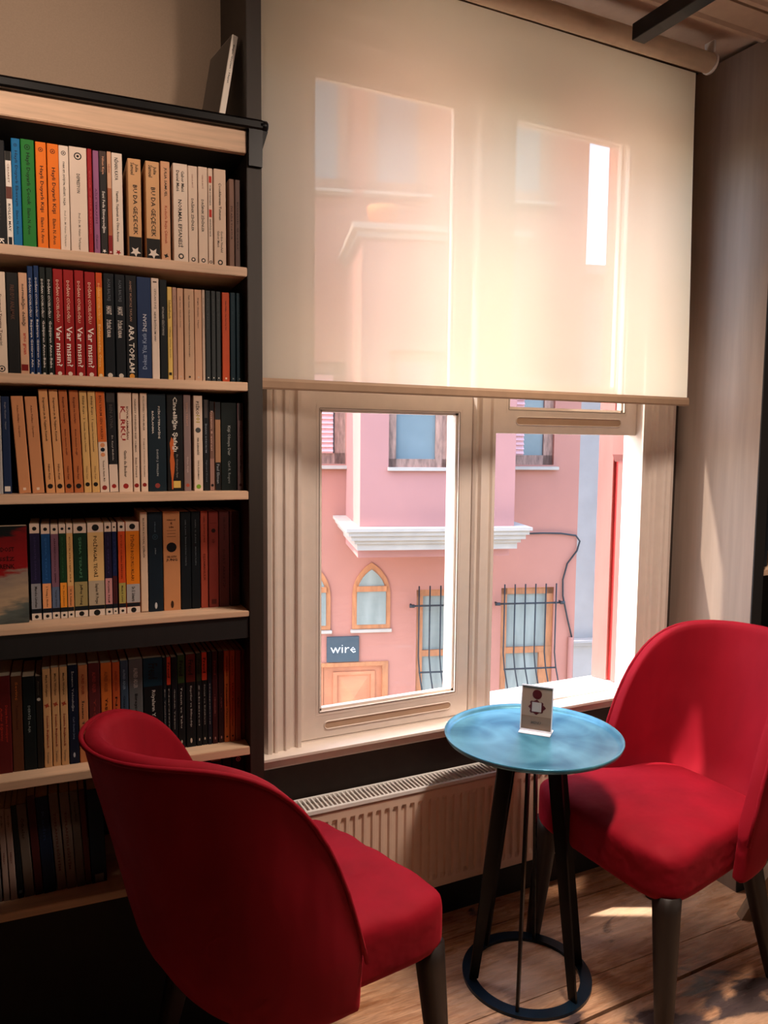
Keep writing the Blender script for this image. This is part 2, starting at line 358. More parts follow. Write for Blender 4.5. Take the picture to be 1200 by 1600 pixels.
bx(bm, 0, W, y0, y0+.010, z0, z1); bx(bm, 0, W, y1-.008, y1, z0, z1)
k = .030
while k < W-.03:
    bx(bm, k, k+.005, y0+.009, y1-.007, z0+.001, z1-.001); k += .0128
link('top_grille', bm, RG, rad)
for xx in (-.006, W-.026):
    bm = bmesh.new(); bx(bm, xx, xx+.032, y0-.001, y1+.001, z0-.002, z1+.002, bev=.002); link('end_cap', bm, RG, rad)
for xx in (.2, W-.2):
    bm = bmesh.new(); bx(bm, xx, xx+.03, .064, .09, .03, .29); link('wall_bracket', bm, RM, rad)

# ---------------------------------------------------------------- roller blind
bl = empty('roller_blind', (0, 0, 0)); tag(bl, 'cream translucent roller blind pulled halfway down over both windows', 'blind')
bm = bmesh.new(); X0, X1 = .545, 1.925; ny, nx = 24, 40; g = []
for j in range(ny+1):
    z = 2.535+(1.553-2.535)*j/ny; row = []
    for i in range(nx+1):
        t = i/nx; edge = math.exp(-((1-t)/.05)**2)
        yy = 1.780+.0015*math.sin(7*t+z*3)-.010*edge*(j/ny)**2*math.sin(3+z*2)
        row.append(bm.verts.new((X0+(1.913+.022*(j/ny)**1.3-X0)*t, yy, z)))
    g.append(row)
for a, b in zip(g, g[1:]):
    for i in range(nx): bm.faces.new((a[i], a[i+1], b[i+1], b[i]))
link('fabric', bm, blind_mat(), bl, True)
BLC = mat('blind_fabric_roll', 'd9bfa2', .8, var=.04)
bm = bmesh.new(); lathe(bm, [(0, .553), (.028, .553), (.028, 1.93), (0, 1.93)], 32, Matrix.Translation((0, 1.752, 2.556)) @ Matrix(((0, 0, 1, 0), (0, 1, 0, 0), (-1, 0, 0, 0), (0, 0, 0, 1)))); link('roller', bm, BLC, bl)
bm = bmesh.new(); prism(bm, [(1.772, 1.545), (1.774, 1.541), (1.782, 1.541), (1.785, 1.546), (1.785, 1.560), (1.781, 1.567), (1.775, 1.567), (1.772, 1.560)], X0, 1.936, 'x'); link('hem_bar', bm, mat('hem_bar_brown', '9a7c62', .7), bl)
for xx in (.546, 1.932):
    bm = bmesh.new(); lathe(bm, [(0, 0), (.026, 0), (.031, .003), (.031, .008), (0, .008)], 24, Matrix.Translation((xx, 1.752, 2.556)) @ Matrix(((0, 0, 1, 0), (0, 1, 0, 0), (-1, 0, 0, 0), (0, 0, 0, 1))))
    bx(bm, xx, xx+.008, 1.735, 1.77, 2.58, CEIL+.001); link('end_bracket', bm, RG, bl)

# ---------------------------------------------------------------- ceiling rail
be = empty('ceiling_rail', (1.56, 1.655, 2.49)); tag(be, 'square black metal rail hanging just below the ceiling by the top end of the blind', 'rail')
bm = bmesh.new(); bx(bm, -.022, .022, -2.6, 0, -.001, .041, bev=.0012); link('rail_profile', bm, mat('rail_steel', '15181c', .3, metal=.3, var=.1), be)
for yy in (-.75, -2.2):
    bm = bmesh.new(); tube(bm, [(0, yy, .040), (0, yy, CEIL-2.49)], .004); link('hanger_rod', bm, BLACKM, be)

# ================================================================ bookcases
TH = R(3.2)
EB = Matrix.Rotation(-TH, 4, 'Z'); OB = Vector((.4755, 1.62, 0)); CP = Vector((0, 0, 1.42)); MB_ = Matrix.Translation(CP) @ Matrix.Scale(1.06, 4) @ Matrix.Translation(-CP) @ Matrix.Translation(OB) @ EB; BZ0, BZT = .0805, 2.546      # local: x along shelf, y depth, z up
BZ = [1.781, 1.543, 1.312, 1.050, .745, .475]
bc = empty('bookcase'); bc.matrix_world = MB_; tag(bc, 'tall dark wooden bookcase with pale oak shelves full of paperbacks left of the window', 'bookcase')
UL = -.60
def shelfb(z, th=.0185, y0=0, parent=bc, x0=UL, x1=0, m=None, name='shelf'):
    bm = bmesh.new(); bx(bm, x0, x1-.0005, y0, .255, z-th, z, bev=.0012); return link(name, bm, m or OAK, parent)
for z in (BZ[0], BZ[1], BZ[2], BZ[4], BZ[5]): shelfb(z)
shelfb(BZ[3], .012, .0)
bm = bmesh.new(); bx(bm, UL, 0, .004, .03, .990, 1.0375); link('cross_beam', bm, BLACKW, bc)
shelfb(2.061, .049, y0=.0185, m=BLACKW, name='thick_shelf')  # body coloured black to stand in for the shade under this shelf
bm = bmesh.new(); bx(bm, UL, -.0005, 0, .018, 2.012, 2.061, bev=.0015); link('fascia', bm, OAK, bc)
for x0, x1 in ((0, .0316), (UL-.032, UL)):
    bm = bmesh.new(); bx(bm, x0, x1, 0, .27, BZ0, BZT, bev=.001); link('side_panel', bm, DARKW, bc)
bm = bmesh.new(); bx(bm, UL, 0, .256, .268, BZ0, 2.012); link('back_panel', bm, BLACKW, bc)
bm = bmesh.new(); bx(bm, UL, 0, .256, .268, 2.0121, BZT); tag(link('upper_back_panel', bm, TAN, bc), 'tan fabric-covered back panel')
bm = bmesh.new(); bx(bm, UL, 0, .012, .030, BZ0, .4565); link('plinth_panel', bm, BLACKW, bc)
bm = bmesh.new()        # ladder rail: flat black bar with a rounded end, on a bracket
prism(bm, [(-.013, 2.057), (-.016, 2.061), (-.016, 2.073), (-.012, 2.078), (-.0004, 2.080), (-.0004, 2.057)], UL, .030, 'x')
tube(bm, [(.026, -.006, 2.068), (.040, -.006, 2.068), (.043, -.006, 2.068)], [.0108, .0108, .008])
tag(link('ladder_rail', bm, BLACKM, bc, False), 'black ladder rail')
bm = bmesh.new()
prism(bm, [(-.002, 1.985), (-.010, 1.985), (-.012, 2.02), (-.014, 2.057), (-.002, 2.057)], .002, .0305, 'x')
prism(bm, [(.0305, 2.02), (.0305, 2.057), (.042, 2.057)], -.012, -.002, 'y'); link('rail_bracket', bm, BLACKM, bc)

PANELM = mat('grey_brown_veneer', '8c796c', .5, var=.10, nscale=5, stretch=(6, 9, .6))
b2 = empty('bookcase', (2.06, 1.61, 0)); tag(b2, 'bookcase right of the window, its tall grey-brown side panel facing the room', 'bookcase')
bm = bmesh.new(); bx(bm, 0, .022, 0, .32, 0, CEIL-.001); link('side_panel', bm, PANELM, b2)
bm = bmesh.new(); bx(bm, .0225, .045, 0, .32, 0, CEIL-.001); bx(bm, .0006, .045, -.004, -.0002, 0, CEIL-.001); link('front_post', bm, BLACKW, b2)
bm = bmesh.new(); bx(bm, .85, .88, 0, .32, 0, CEIL-.001); link('side_panel', bm, BLACKW, b2)
bm = bmesh.new(); bx(bm, .045, .85, .30, .318, 0, CEIL-.001); link('back_panel', bm, BLACKW, b2)
for z in (.10, .45, .745, 1.035, 1.326, 1.62, 1.95, 2.25):
    bm = bmesh.new(); bx(bm, .0455, .8495, .004, .299, z-.0185, z, bev=.001); link('shelf', bm, OAK if z > .5 else BLACKW, b2)

# ================================================================ chairs
def wood_mat(name, h): return mat(name, h, .5, var=.22, nscale=9, stretch=(6, 6, 1))
LEGW = wood_mat('chair_leg_wood', '1c130e')
def superbox(bm, hx, hy, hz, c, p=5, taper=0, seg=18, dome=0):
    t = bmesh.new(); bmesh.ops.create_cube(t, size=2); bmesh.ops.subdivide_edges(t, edges=t.edges[:], cuts=seg, use_grid_fill=True)
    for v in t.verts:
        x, y, z = v.co; s = (abs(x)**p+abs(y)**p+abs(z)**p)**(-1/p); x, y, z = x*s, y*s, z*s
        yy = y*hy*(1-taper*(1-x)/2)
        z2 = z*hz+(dome*(1-x*x*.8)*(1-y*y*.8) if z > 0 else 0)
        v.co = (c[0]+x*hx, c[1]+yy, c[2]+z2)
    for f in t.faces: f.smooth = True
    merge(bm, t)
S_BACK, S_WY, S_FX, S_TOP, S_END, E1, E2, E3, LEAN = -.3195, .2616, -.0309, .8883, .4457, .8915, .9447, 5.7525, .2502
def make_chair(name, loc, rz, label):
    root = empty(name, loc, rz); tag(root, label, 'chair')
    # backrest: one wrap-around upholstered shell whose rim falls steeply at both wings
    NT, NZ = 56, 16; zb = .335; bm = bmesh.new(); rings = []
    for j in range(NZ+1):
        row = []
        for i in range(NT+1):
            t = -1+2*i/NT; a = t*math.pi/2; c = abs(math.cos(a))+1e-9; s = math.sin(a)
            rim = S_END+(S_TOP-S_END)*max(0, 1-abs(t)**E3)
            f = (j/NZ); f = 1-(1-f)**1.15
            h = zb+(rim-zb)*f
            x = S_FX-(S_FX-S_BACK)*c**E1-LEAN*(h-.4)*c
            y = S_WY*math.copysign(abs(s)**E2, s)
            k = 1-.16*max(0, (.46-h)/.13)*c; x = S_FX+(x-S_FX)*k; y *= 1-.05*max(0, (.46-h)/.13)
            row.append(bm.verts.new((x, y, h)))
        rings.append(row)
    for a, b in zip(rings, rings[1:]):
        for i in range(NT): bm.faces.new((a[i], b[i], b[i+1], a[i+1]))
    o = link('backrest', bm, VELVETB, root, True)
    bmn = bmesh.new(); bmn.from_mesh(o.data); bmesh.ops.recalc_face_normals(bmn, faces=bmn.faces)
    # outward normals so the solidify grows inwards
    f0 = min(bmn.faces, key=lambda f: f.calc_center_median().x)
    if f0.normal.x > 0: bmesh.ops.reverse_faces(bmn, faces=bmn.faces)
    bmn.to_mesh(o.data); bmn.free()
    for p in o.data.polygons: p.use_smooth = True
    sm = o.modifiers.new('thickness', 'SOLIDIFY'); sm.thickness = .036; sm.offset = -1; sm.use_even_offset = False
    tx = bpy.data.textures.get('pleats') or bpy.data.textures.new('pleats', 'CLOUDS'); tx.noise_scale = .09
    sb = o.modifiers.new('soft', 'SUBSURF'); sb.levels = sb.render_levels = 1
    dm = o.modifiers.new('creases', 'DISPLACE'); dm.texture = tx; dm.strength = .004; dm.mid_level = .5
    # piping along the outer rim seam
    pts = []
    for i in range(0, NT+1):
        t = -1+2*i/NT; a = t*math.pi/2; c = abs(math.cos(a))+1e-9; s = math.sin(a)
        h = S_END+(S_TOP-S_END)*max(0, 1-abs(t)**E3)
        pts.append((S_FX-(S_FX-S_BACK)*c**E1-LEAN*(h-.4)*c, S_WY*math.copysign(abs(s)**E2, s), h-.005))
    bm = bmesh.new(); tube(bm, pts, .0048, 8); link('piping', bm, VELVET, root)
    bm = bmesh.new(); superbox(bm, .242, .262, .072, (-.004, 0, .402), 6.2, .34, 22, .010)
    rnd = random.Random(5)
    for v in bm.verts:           # sat-in creases running across the cushion
        x, y, z = v.co
        if z > .44: v.co.z += .004*math.sin(34*x+9*math.sin(8*y)+y*14)*math.exp(-((x-.02)/.16)**2)+.003*math.sin(60*y+12*x)*math.exp(-((x-.19)/.06)**2)
    o = link('seat', bm, VELVET, root, True)
    for f, s in ((1, 1), (1, -1), (-1, 1), (-1, -1)):
        bm = bmesh.new(); xt, yt = (.190, .212) if f > 0 else (-.175, .155); xb, yb = (.212, .240) if f > 0 else (-.235, .21)
        rt, rb_ = (.030, .0175) if f > 0 else (.028, .015); rings = []
        for k in range(9):
            q = k/8; r = rt+(rb_-rt)*q; cx = xt+(xb-xt)*q; cy = s*(yt+(yb-yt)*q); z = .36*(1-q)
            rings.append([bm.verts.new((cx+r*math.copysign(abs(math.cos(u))**.6, math.cos(u)), cy+r*math.copysign(abs(math.sin(u))**.6, math.sin(u)), z)) for u in [2*math.pi*i/16 for i in range(16)]])
        for A, B in zip(rings, rings[1:]):
            for i in range(16): bm.faces.new((A[i], A[(i+1) % 16], B[(i+1) % 16], B[i]))
        bm.faces.new(rings[-1]); bm.faces.new(rings[0][::-1]); link('leg', bm, LEGW, root, True)
    return root
make_chair('velvet_chair', (.5446, 1.5081, 0), R(16.85), 'red velvet chair on the left, rounded back towards the camera, before the bookshelves')
make_chair('velvet_chair', (1.5677, 1.4878, 0), R(182.12), 'red velvet chair on the right, seat facing the round table, below the open window')

# ================================================================ round side table
tb = empty('side_table', (1.222, 1.584, 0)); tag(tb, 'small round metal side table with a brushed blue tray top and black legs', 'table')
def tabletop_mat():
    M = bpy.data.materials.new('brushed_blue_metal'); M.use_nodes = True; n = M.node_tree; L = n.links; b = n.nodes['Principled BSDF']
    tc = n.nodes.new('ShaderNodeTexCoord'); nz = n.nodes.new('ShaderNodeTexNoise'); nz.inputs['Scale'].default_value = 7; nz.inputs['Detail'].default_value = 7; nz.inputs['Distortion'].default_value = .8
    L.new(tc.outputs['Object'], nz.inputs['Vector'])
    ln = n.nodes.new('ShaderNodeVectorMath'); ln.operation = 'LENGTH'; L.new(tc.outputs['Object'], ln.inputs[0])
    n2 = n.nodes.new('ShaderNodeTexNoise'); n2.inputs['Scale'].default_value = 60; n2.noise_dimensions = '1D'; L.new(ln.outputs['Value'], n2.inputs['W'])
    ad = n.nodes.new('ShaderNodeMath'); ad.operation = 'MULTIPLY_ADD'; ad.inputs[1].default_value = .25; L.new(n2.outputs[0], ad.inputs[0]); L.new(nz.outputs[0], ad.inputs[2])
    rp = n.nodes.new('ShaderNodeValToRGB'); e = rp.color_ramp.elements; e[0].position = .42; e[0].color = (*lin('1f6480'), 1); e[1].position = .85; e[1].color = (*lin('66a8bc'), 1)
    L.new(ad.outputs[0], rp.inputs[0]); L.new(rp.outputs[0], b.inputs['Base Color'])
    b.inputs['Roughness'].default_value = .30; b.inputs['Metallic'].default_value = .35
    return M
BLUE = tabletop_mat(); RING = mat('dark_blue_steel', '16293a', .32, metal=.5, var=.3, nscale=12)
bm = bmesh.new()
lathe(bm, [(0, .650), (.214, .650), (.226, .655), (.2305, .667), (.228, .668), (.222, .658), (.212, .6545), (0, .6545)], 96)
link('tabletop', bm, BLUE, tb)
bm = bmesh.new(); lathe(bm, [(0, .641), (.096, .641), (.096, .6505), (0, .6505)], 48)
lathe(bm, [(.080, .610), (.086, .610), (.086, .642), (.080, .642)], 48, close=True); link('mounting_plate', bm, BLACKM, tb)
bm = bmesh.new(); lathe(bm, [(.140, 0), (.171, 0), (.171, .009), (.140, .009)], 72, close=True)
for f in bm.faces: f.smooth = False
link('base_ring', bm, RING, tb)
for k in range(6):
    a = R(-15+60*k); bm = bmesh.new()
    prism(bm, [(.160, .009), (.136, .009), (.052, .590), (.040, .618), (.030, .632), (.030, .641), (.088, .641)], -.0035, .0035, 'y', 0, Matrix.Rotation(a, 4, 'Z'))
    link('leg', bm, BLACKM, tb)

# ---------------------------------------------------------------- menu stand
ang = math.atan2(-.060, .052)
ms = empty('menu_stand', (1.252, 1.612, .6546), ang); tag(ms, 'small clear acrylic stand holding a kraft paper menu card on the blue table', 'menu stand')
ACR = glass('clear_acrylic', (.93, .95, .97)); EDGE = mat('acrylic_edge', 'e6e6ee', .25, var=.01)
KR = mat('kraft_card', 'b4937c', .7, var=.05, nscale=20); KR2 = mat('kraft_card_darker', '96735a', .7, var=.05, nscale=20); DRED = mat('dark_red_print', '5a1014', .5, var=.05)
bm = bmesh.new(); bx(bm, -.042, .042, -.022, .030, 0, .003, bev=.0008)
TL = Matrix.Translation((0, 0, .003)) @ Matrix.Rotation(R(-7), 4, 'X')
for x0 in (-.042, .040): bx(bm, x0, x0+.002, -.0035, .0035, 0, .118, 0, TL)
bx(bm, -.042, .042, -.0035, .0035, .118, .1205, 0, TL); bx(bm, -.042, .042, -.0035, .0035, 0, .004, 0, TL)
link('holder', bm, EDGE, ms)
bm = bmesh.new(); bx(bm, -.040, .040, -.0034, -.0020, .004, .118, 0, TL); link('clear_front', bm, ACR, ms)
bm = bmesh.new(); bx(bm, -.0395, .0395, -.0012, .0008, .0045, .1175, 0, TL)
bx(bm, -.0394, .0394, -.0014, -.0012, .0045, .040, 1, TL)
card = link('card', bm, [KR, KR2], ms)
bm = bmesh.new(); disc(bm, 0, .098, .0125, -.0017, 0, 24)
# ragged dark red ornament with a plain square left empty in its middle
t = []
for i in range(28):
    q = 2*math.pi*i/28; r = .021*(1+.13*math.cos(8*q)+.06*math.cos(3*q)); t.append((r*math.cos(q), .064+r*.86*math.sin(q)))
f = bm.faces.new([bm.verts.new((x, -.0017, z)) for x, z in t])
quad(bm, -.0125, .0125, .052, .077, -.0019, 1)
text_bm(bm, 'MENÜ', -.013, .013, .024, .008, 'flat', -.0019, 2)
bmesh.ops.transform(bm, matrix=TL, verts=bm.verts); link('card_print', bm, [DRED, mat('pale_print', 'c9b8ac', .6), mat('brown_print', '5c4534', .6)], card)

# ---------------------------------------------------------------- wooden stool, mostly outside the frame
st = empty('wooden_stool', (2.31, 1.34, 0), R(153.8)); tag(st, 'wooden stool, one splayed leg leaning in at the right edge behind the right red chair', 'stool')
SW = wood_mat('stool_wood', '8a6f55'); bm = bmesh.new(); lathe(bm, [(0, .435), (.165, .435), (.172, .442), (.172, .455), (.165, .462), (0, .462)], 40); link('seat', bm, SW, st)
for k in range(3):
    bm = bmesh.new(); a = R(120*k); T = Vector((.15*math.cos(a), .15*math.sin(a), .44)); B = Vector((.378*math.cos(a), .378*math.sin(a), 0))
    q = [[bm.verts.new(P+Matrix.Rotation(a, 3, 'Z') @ Vector((x*.015, y*.017, 0))) for x, y in ((-1, -1), (1, -1), (1, 1), (-1, 1))] for P in (T, B)]
    for i in range(4): bm.faces.new((q[0][i], q[0][(i+1) % 4], q[1][(i+1) % 4], q[1][i]))
    bm.faces.new(q[1]); bm.faces.new(q[0][::-1]); link('leg', bm, SW, st)

# ================================================================ the street outside
FA = R(17.1); MF = Matrix.Rotation(-FA, 4, 'Z'); DW, DB = 9.2, 7.9        # facade frame: x along the facade, y away from us
PINK = mat('pink_render', 'a87060', .9, var=.05, nscale=1.6, bump=.15, bscale=8)  # same paint as the bay; bounced light and shading put into its orange tone
PINK2 = mat('pink_render_lower', 'a66e5e', .9, var=.06, nscale=1.3, bump=.15, bscale=8)
STONE = mat('pale_cornice', 'a89c90', .8, var=.08, nscale=5)
WOOD = mat('orange_window_wood', 'a66a42', .6, var=.18, nscale=6, stretch=(4, 4, 1)); WOODB = mat('weathered_brown_wood', '94705f', .7, var=.4, nscale=7, stretch=(4, 4, 1))
IRON = mat('iron_bar', '202226', .6); PANE = mat('curtained_pane', '878b84', .25, var=.18, nscale=2.5, stretch=(3, 3, .6)); PANEB = mat('blue_curtained_pane', '6c787a', .2, var=.2, nscale=1.5)
SHUT = mat('pink_louvre', 'd8a8a4', .8)
pb = empty('pink_building'); pb.matrix_world = MF; tag(pb, 'pink rendered building across the street with a projecting upper bay', 'building')
ZS = -3.45
bm = bmesh.new()
# main wall with holes is built as slabs around the openings
bx(bm, -9, 3.96, DW+.14, DW+.6, ZS, 7.6)
link('wall', bm, PINK, pb)
def wallstrip(openings, x0, x1, z0, z1, y0, y1, name, m):
    """a rendered skin 14 cm thick in front of the core wall, left open at the windows"""
    xs = sorted({x0, x1} | {v for o in openings for v in (o[0], o[1])}); zs = sorted({z0, z1} | {v for o in openings for v in (o[2], o[3])})
    bm = bmesh.new(); V = {}
    def vert(x, z): 
        if (x, z) not in V: V[(x, z)] = bm.verts.new((x, y0, z))
        return V[(x, z)]
    for a, b in zip(xs, xs[1:]):
        for c, d in zip(zs, zs[1:]):
            mx, mz = (a+b)/2, (c+d)/2
            if any(o[0] < mx < o[1] and o[2] < mz < o[3] for o in openings): continue
            bm.faces.new((vert(a, c), vert(b, c), vert(b, d), vert(a, d)))
    r = bmesh.ops.extrude_face_region(bm, geom=bm.faces[:]); bmesh.ops.translate(bm, verts=[v for v in r['geom'] if isinstance(v, bmesh.types.BMVert)], vec=(0, y1-y0, 0))
    return link(name, bm, m, pb)
ARCH = [(1.108, 1.574), (.377, .843)]
op = [(-.05, 1.02, 1.153, 2.35), (2.85, 3.62, 1.153, 2.35), (1.108, 1.574, -.849, -.05), (.377, .843, -.849, -.05), (-.02, 1.555, ZS, -1.26), (1.905, 2.60, -1.80, -.385), (2.985, 3.675, -1.80, -.385)]
wallstrip(op, -9, 3.96, ZS, 7.6, DW, DW+.14, 'render_skin', PINK)
def window(x0, x1, z0, z1, y, fw_, m, pane, trans=(), mull=(), depth=.05, name='window', par=pb):
    bm = bmesh.new()
    for a in ((x0, x0+fw_, z0, z1), (x1-fw_, x1, z0, z1), (x0, x1, z0, z0+fw_), (x0, x1, z1-fw_, z1)): bx(bm, a[0], a[1], y, y+depth, a[2], a[3])
    for z in trans: bx(bm, x0, x1, y-.005, y+depth, z-fw_*.45, z+fw_*.45)
    for x in mull: bx(bm, x-fw_*.4, x+fw_*.4, y-.005, y+depth, z0, z1)
    f = link(name, bm, m, par); bm = bmesh.new(); bx(bm, x0+.01, x1-.01, y+depth*.6, y+depth, z0+.01, z1-.01); link('pane', bm, pane, f); return f
def louvres(x0, x1, z0, z1, y, par):
    bm = bmesh.new(); z = z0+.02
    bx(bm, x0, x1, y+.03, y+.05, z0, z1)
    while z < z1-.03: prism(bm, [(y+.03, z), (y, z), (y+.03, z+.035)], x0, x1, 'x'); z += .055
    link('louvre_shutter', bm, SHUT, par)
def ledge(x0, x1, z, y, par=pb, d=.09, h=.04):
    bm = bmesh.new(); bx(bm, x0, x1, y-d, y+.05, z-h, z, bev=.005); link('window_ledge', bm, STONE, par)
w = window(-.05, 1.02, 1.153, 2.35, DW+.05, .13, WOODB, PANEB, mull=(.50,)); louvres(.56, .87, 1.28, 2.2, DW-.0, w); ledge(-.1, 1.05, 1.135, DW)
w = window(2.85, 3.62, 1.153, 2.35, DW+.05, .12, WOODB, PANEB, mull=()); louvres(3.02, 3.24, 1.27, 2.2, DW+.02, w); ledge(2.8, 3.66, 1.135, DW)
# arched windows
def arch_pts(x0, x1, z0, z1, inset=0):
    """pointed arch: two circular arcs meeting at the apex"""
    c = (x0+x1)/2; hw = (x1-x0)/2-inset; zs = z1-.40; h = z1-inset*1.5-zs; Rr = (hw*hw+h*h)/(2*hw); P = [(c-hw, z0+inset), (c+hw, z0+inset)]
    A = math.asin(h/Rr)
    for i in range(9): q = A*i/8; P.append((c+hw-Rr+Rr*math.cos(q), zs+Rr*math.sin(q)))
    for i in range(7, -1, -1): q = A*i/8; P.append((c-hw+Rr-Rr*math.cos(q), zs+Rr*math.sin(q)))
    return P
for x0, x1 in ARCH:
    bm = bmesh.new(); prism(bm, arch_pts(x0, x1, -.849, -.036), DW-.02, DW+.10, 'y'); fr = link('arched_window', bm, WOOD, pb)
    bm = bmesh.new(); prism(bm, arch_pts(x0, x1, -.849, -.036, .055), DW-.03, DW-.021, 'y'); link('pane', bm, PANE, fr)
    bm = bmesh.new(); bx(bm, x0+.05, x1-.05, DW-.05, DW-.02, -.385, -.32); link('transom', bm, WOOD, fr)
    # spandrels of the square hole
    bm = bmesh.new(); A = arch_pts(x0, x1, -.849, -.036)
    top = [p for p in A[2:]]
    for sgn in (0, 1):
        half = top[:9] if sgn == 0 else top[8:]; cx = x1 if sgn == 0 else x0
        prism(bm, half+[((x0+x1)/2, -.02), (cx, -.02)] if sgn == 0 else half+[(cx, -.02), ((x0+x1)/2, -.02)], DW-.001, DW+.13, 'y')
    link('arch_spandrel', bm, PINK, pb)
    ledge(x0-.02, x1+.02, -.853, DW, d=.04)
# grated windows
for x0, x1 in ((1.905, 2.60), (2.985, 3.675)):
    w = window(x0, x1, -1.80, -.385, DW+.03, .085, WOOD, PANE, trans=(-1.19,)); bm = bmesh.new(); bx(bm, x1-.17, x1-.085, DW+.02, DW+.06, -1.75, -1.22); link('casement_stile', bm, WOOD, w)
    bars = [x0+.01+(x1-x0-.02)*i/5 for i in range(6)]
    g = empty('window_grille'); g.parent = pb
    for x in bars:
        bm = bmesh.new(); tube(bm, [(x, DW-.10, -.32), (x, DW-.10, -1.2), (x+.01, DW-.13, -1.38), (x+.03, DW-.22, -1.62), (x+.03, DW-.24, -1.78)], .009, 6); link('bar', bm, IRON, g)
    for z, e, yy in ((-.565, .075, -.10), (-1.385, -.01, -.135)):
        bm = bmesh.new(); tube(bm, [(x0-e, DW+yy+.005, z), (x1+e, DW+yy+.005, z)], .012, 6)
        if e > 0:
            for xx in (x0-e, x1+e): tube(bm, [(xx-.03, DW+yy, z), (xx+.03, DW+yy, z)], .022, 6); tube(bm, [(xx, DW+yy, z), (xx, DW+.01, z)], .012, 6)
        link('cross_bar', bm, IRON, g)
# double door with raised diamond panels
d = empty('front_door'); d.parent = pb
bm = bmesh.new()
for a in ((-.02, .05, ZS, -1.26), (1.485, 1.555, ZS, -1.26), (.05, 1.485, -1.31, -1.26)): bx(bm, a[0], a[1], DW-.02, DW+.06, a[2], a[3])
DOORM = mat('worn_orange_door', 'ac6a48', .55, var=.3, nscale=2.2)
link('door_frame', bm, WOOD, d)
for x0, x1 in ((.05, .765), (.77, 1.485)):
    bm = bmesh.new(); bx(bm, x0, x1, DW+.02, DW+.06, ZS, -1.312)
    for z1 in (-1.42, -2.1, -2.8):
        z0 = z1-.55; a, b = x0+.16, x1-.14
        for q in ((a-.05, a, z0, z1), (b, b+.05, z0, z1), (a-.05, b+.05, z1, z1+.04), (a-.05, b+.05, z0-.04, z0)): bx(bm, q[0], q[1], DW-.0, DW+.02, q[2], q[3])
        t = [bm.verts.new(p) for p in ((a+.03, DW+.02, z0+.03), (b-.03, DW+.02, z0+.03), (b-.03, DW+.02, z1-.03), (a+.03, DW+.02, z1-.03), ((a+b)/2, DW-.03, (z0+z1)/2))]
        for i in range(4): bm.faces.new((t[i], t[(i+1) % 4], t[4]))
    link('door_leaf', bm, DOORM, d)
# projecting bay
BL, BR = 1.026, 2.684
bay = empty('projecting_bay'); bay.parent = pb
xs = [(BL, 1.321), (1.96, BR)]
bm = bmesh.new()
bx(bm, BL, BR, DB+.14, DW+.1, .20, 3.45)
bx(bm, BL, 1.321, DB, DB+.14, .36, 3.45); bx(bm, 1.96, BR, DB, DB+.14, .36, 3.45); bx(bm, 1.321, 1.96, DB, DB+.14, .36, 1.16); bx(bm, 1.321, 1.96, DB, DB+.14, 2.35, 3.45)
link('wall', bm, mat('pink_render_bay_lit', 'a8746c', .9, var=.05, nscale=1.6, bump=.15, bscale=8), bay)  # same paint as the main wall; only the painted-in light differs
f = window(1.321, 1.96, 1.16, 2.35, DB+.05, .085, WOODB, PANEB, mull=(1.86,), par=bay)
bm = bmesh.new(); bx(bm, 1.31, 1.98, DB-.05, DB+.02, 1.125, 1.16); link('window_ledge', bm, STONE, bay)
bm = bmesh.new()
prof = [(0, .30), (.02, .30), (.02, .34), (-.06, .36), (-.06, .42), (-.14, .46), (-.14, .52), (-.16, .54), (0, .56)]
for z0, z1, o in ((.30, .37, .03), (.37, .41, .06), (.41, .46, .10), (.46, .505, .13), (.505, .54, .155)): bx(bm, BL-o, BR+o, DB-o, DW+.02, z0, z1)
link('cornice', bm, STONE, bay)
bm = bmesh.new()
for z0, z1, o in ((3.45, 3.52, .05), (3.52, 3.58, .10)): bx(bm, BL-o, BR+o, DB-o, DW+.02, z0, z1)
link('top_ledge', bm, STONE, bay)
bm = bmesh.new(); lathe(bm, [(0, 0), (.11, 0), (.15, .12), (.16, .20), (0, .20)], 20, Matrix.Translation((1.25, DB+.1, 3.58))); tag(link('roof_pot', bm, mat('terracotta', 'c9703c', .8), None), 'orange terracotta pot standing on top of the pink bay', 'pot').matrix_world = MF
# upper wall relief: windows of the second floor seen through the blind
for x0, x1 in ((-.05, 1.02), (1.25, 1.95), (2.75, 3.45)): window(x0, x1, 4.3, 5.6, DW-.05, .11, WOODB, PANEB); ledge(x0-.05, x1+.05, 4.28, DW-.05)
bm = bmesh.new(); bx(bm, -9, 4.05, DW-.12, DW+.3, 7.6, 7.75); link('eaves', bm, STONE, pb)
# sign
sg = empty('wall_sign'); sg.matrix_world = MF; tag(sg, 'slate grey square wall sign with white lettering above the door across the street', 'sign')
bm = bmesh.new(); bx(bm, .799, 1.193, DW-.03, DW-.001, -1.248, -.935, bev=.004); link('board', bm, mat('slate_sign', '38444c', .4, var=.04), sg)
bm = bmesh.new(); text_bm(bm, 'wire', .845, 1.150, -1.085, .10, 'flat', DW-.032, 0, -.008)
link('lettering', bm, mat('white_lettering', 'f0f0ec', .5), sg)
# cable and pipe
cb = [(3.2, .30), (3.5, .305), (3.732, .30), (3.93, .27), (3.985, .2), (3.951, .078), (3.828, -.083), (3.775, -.287), (3.782, -.492), (3.851, -.783), (3.93, -1.075)]
bm = bmesh.new(); tube(bm, [(x, DW-.03, z) for x, z in cb], .012, 6); link('wall_cable', bm, IRON, pb)
bm = bmesh.new(); tube(bm, [(3.905, DW-.03, -1.03), (3.905, DW-.03, ZS)], .035, 8); link('down_pipe', bm, PINK, pb)
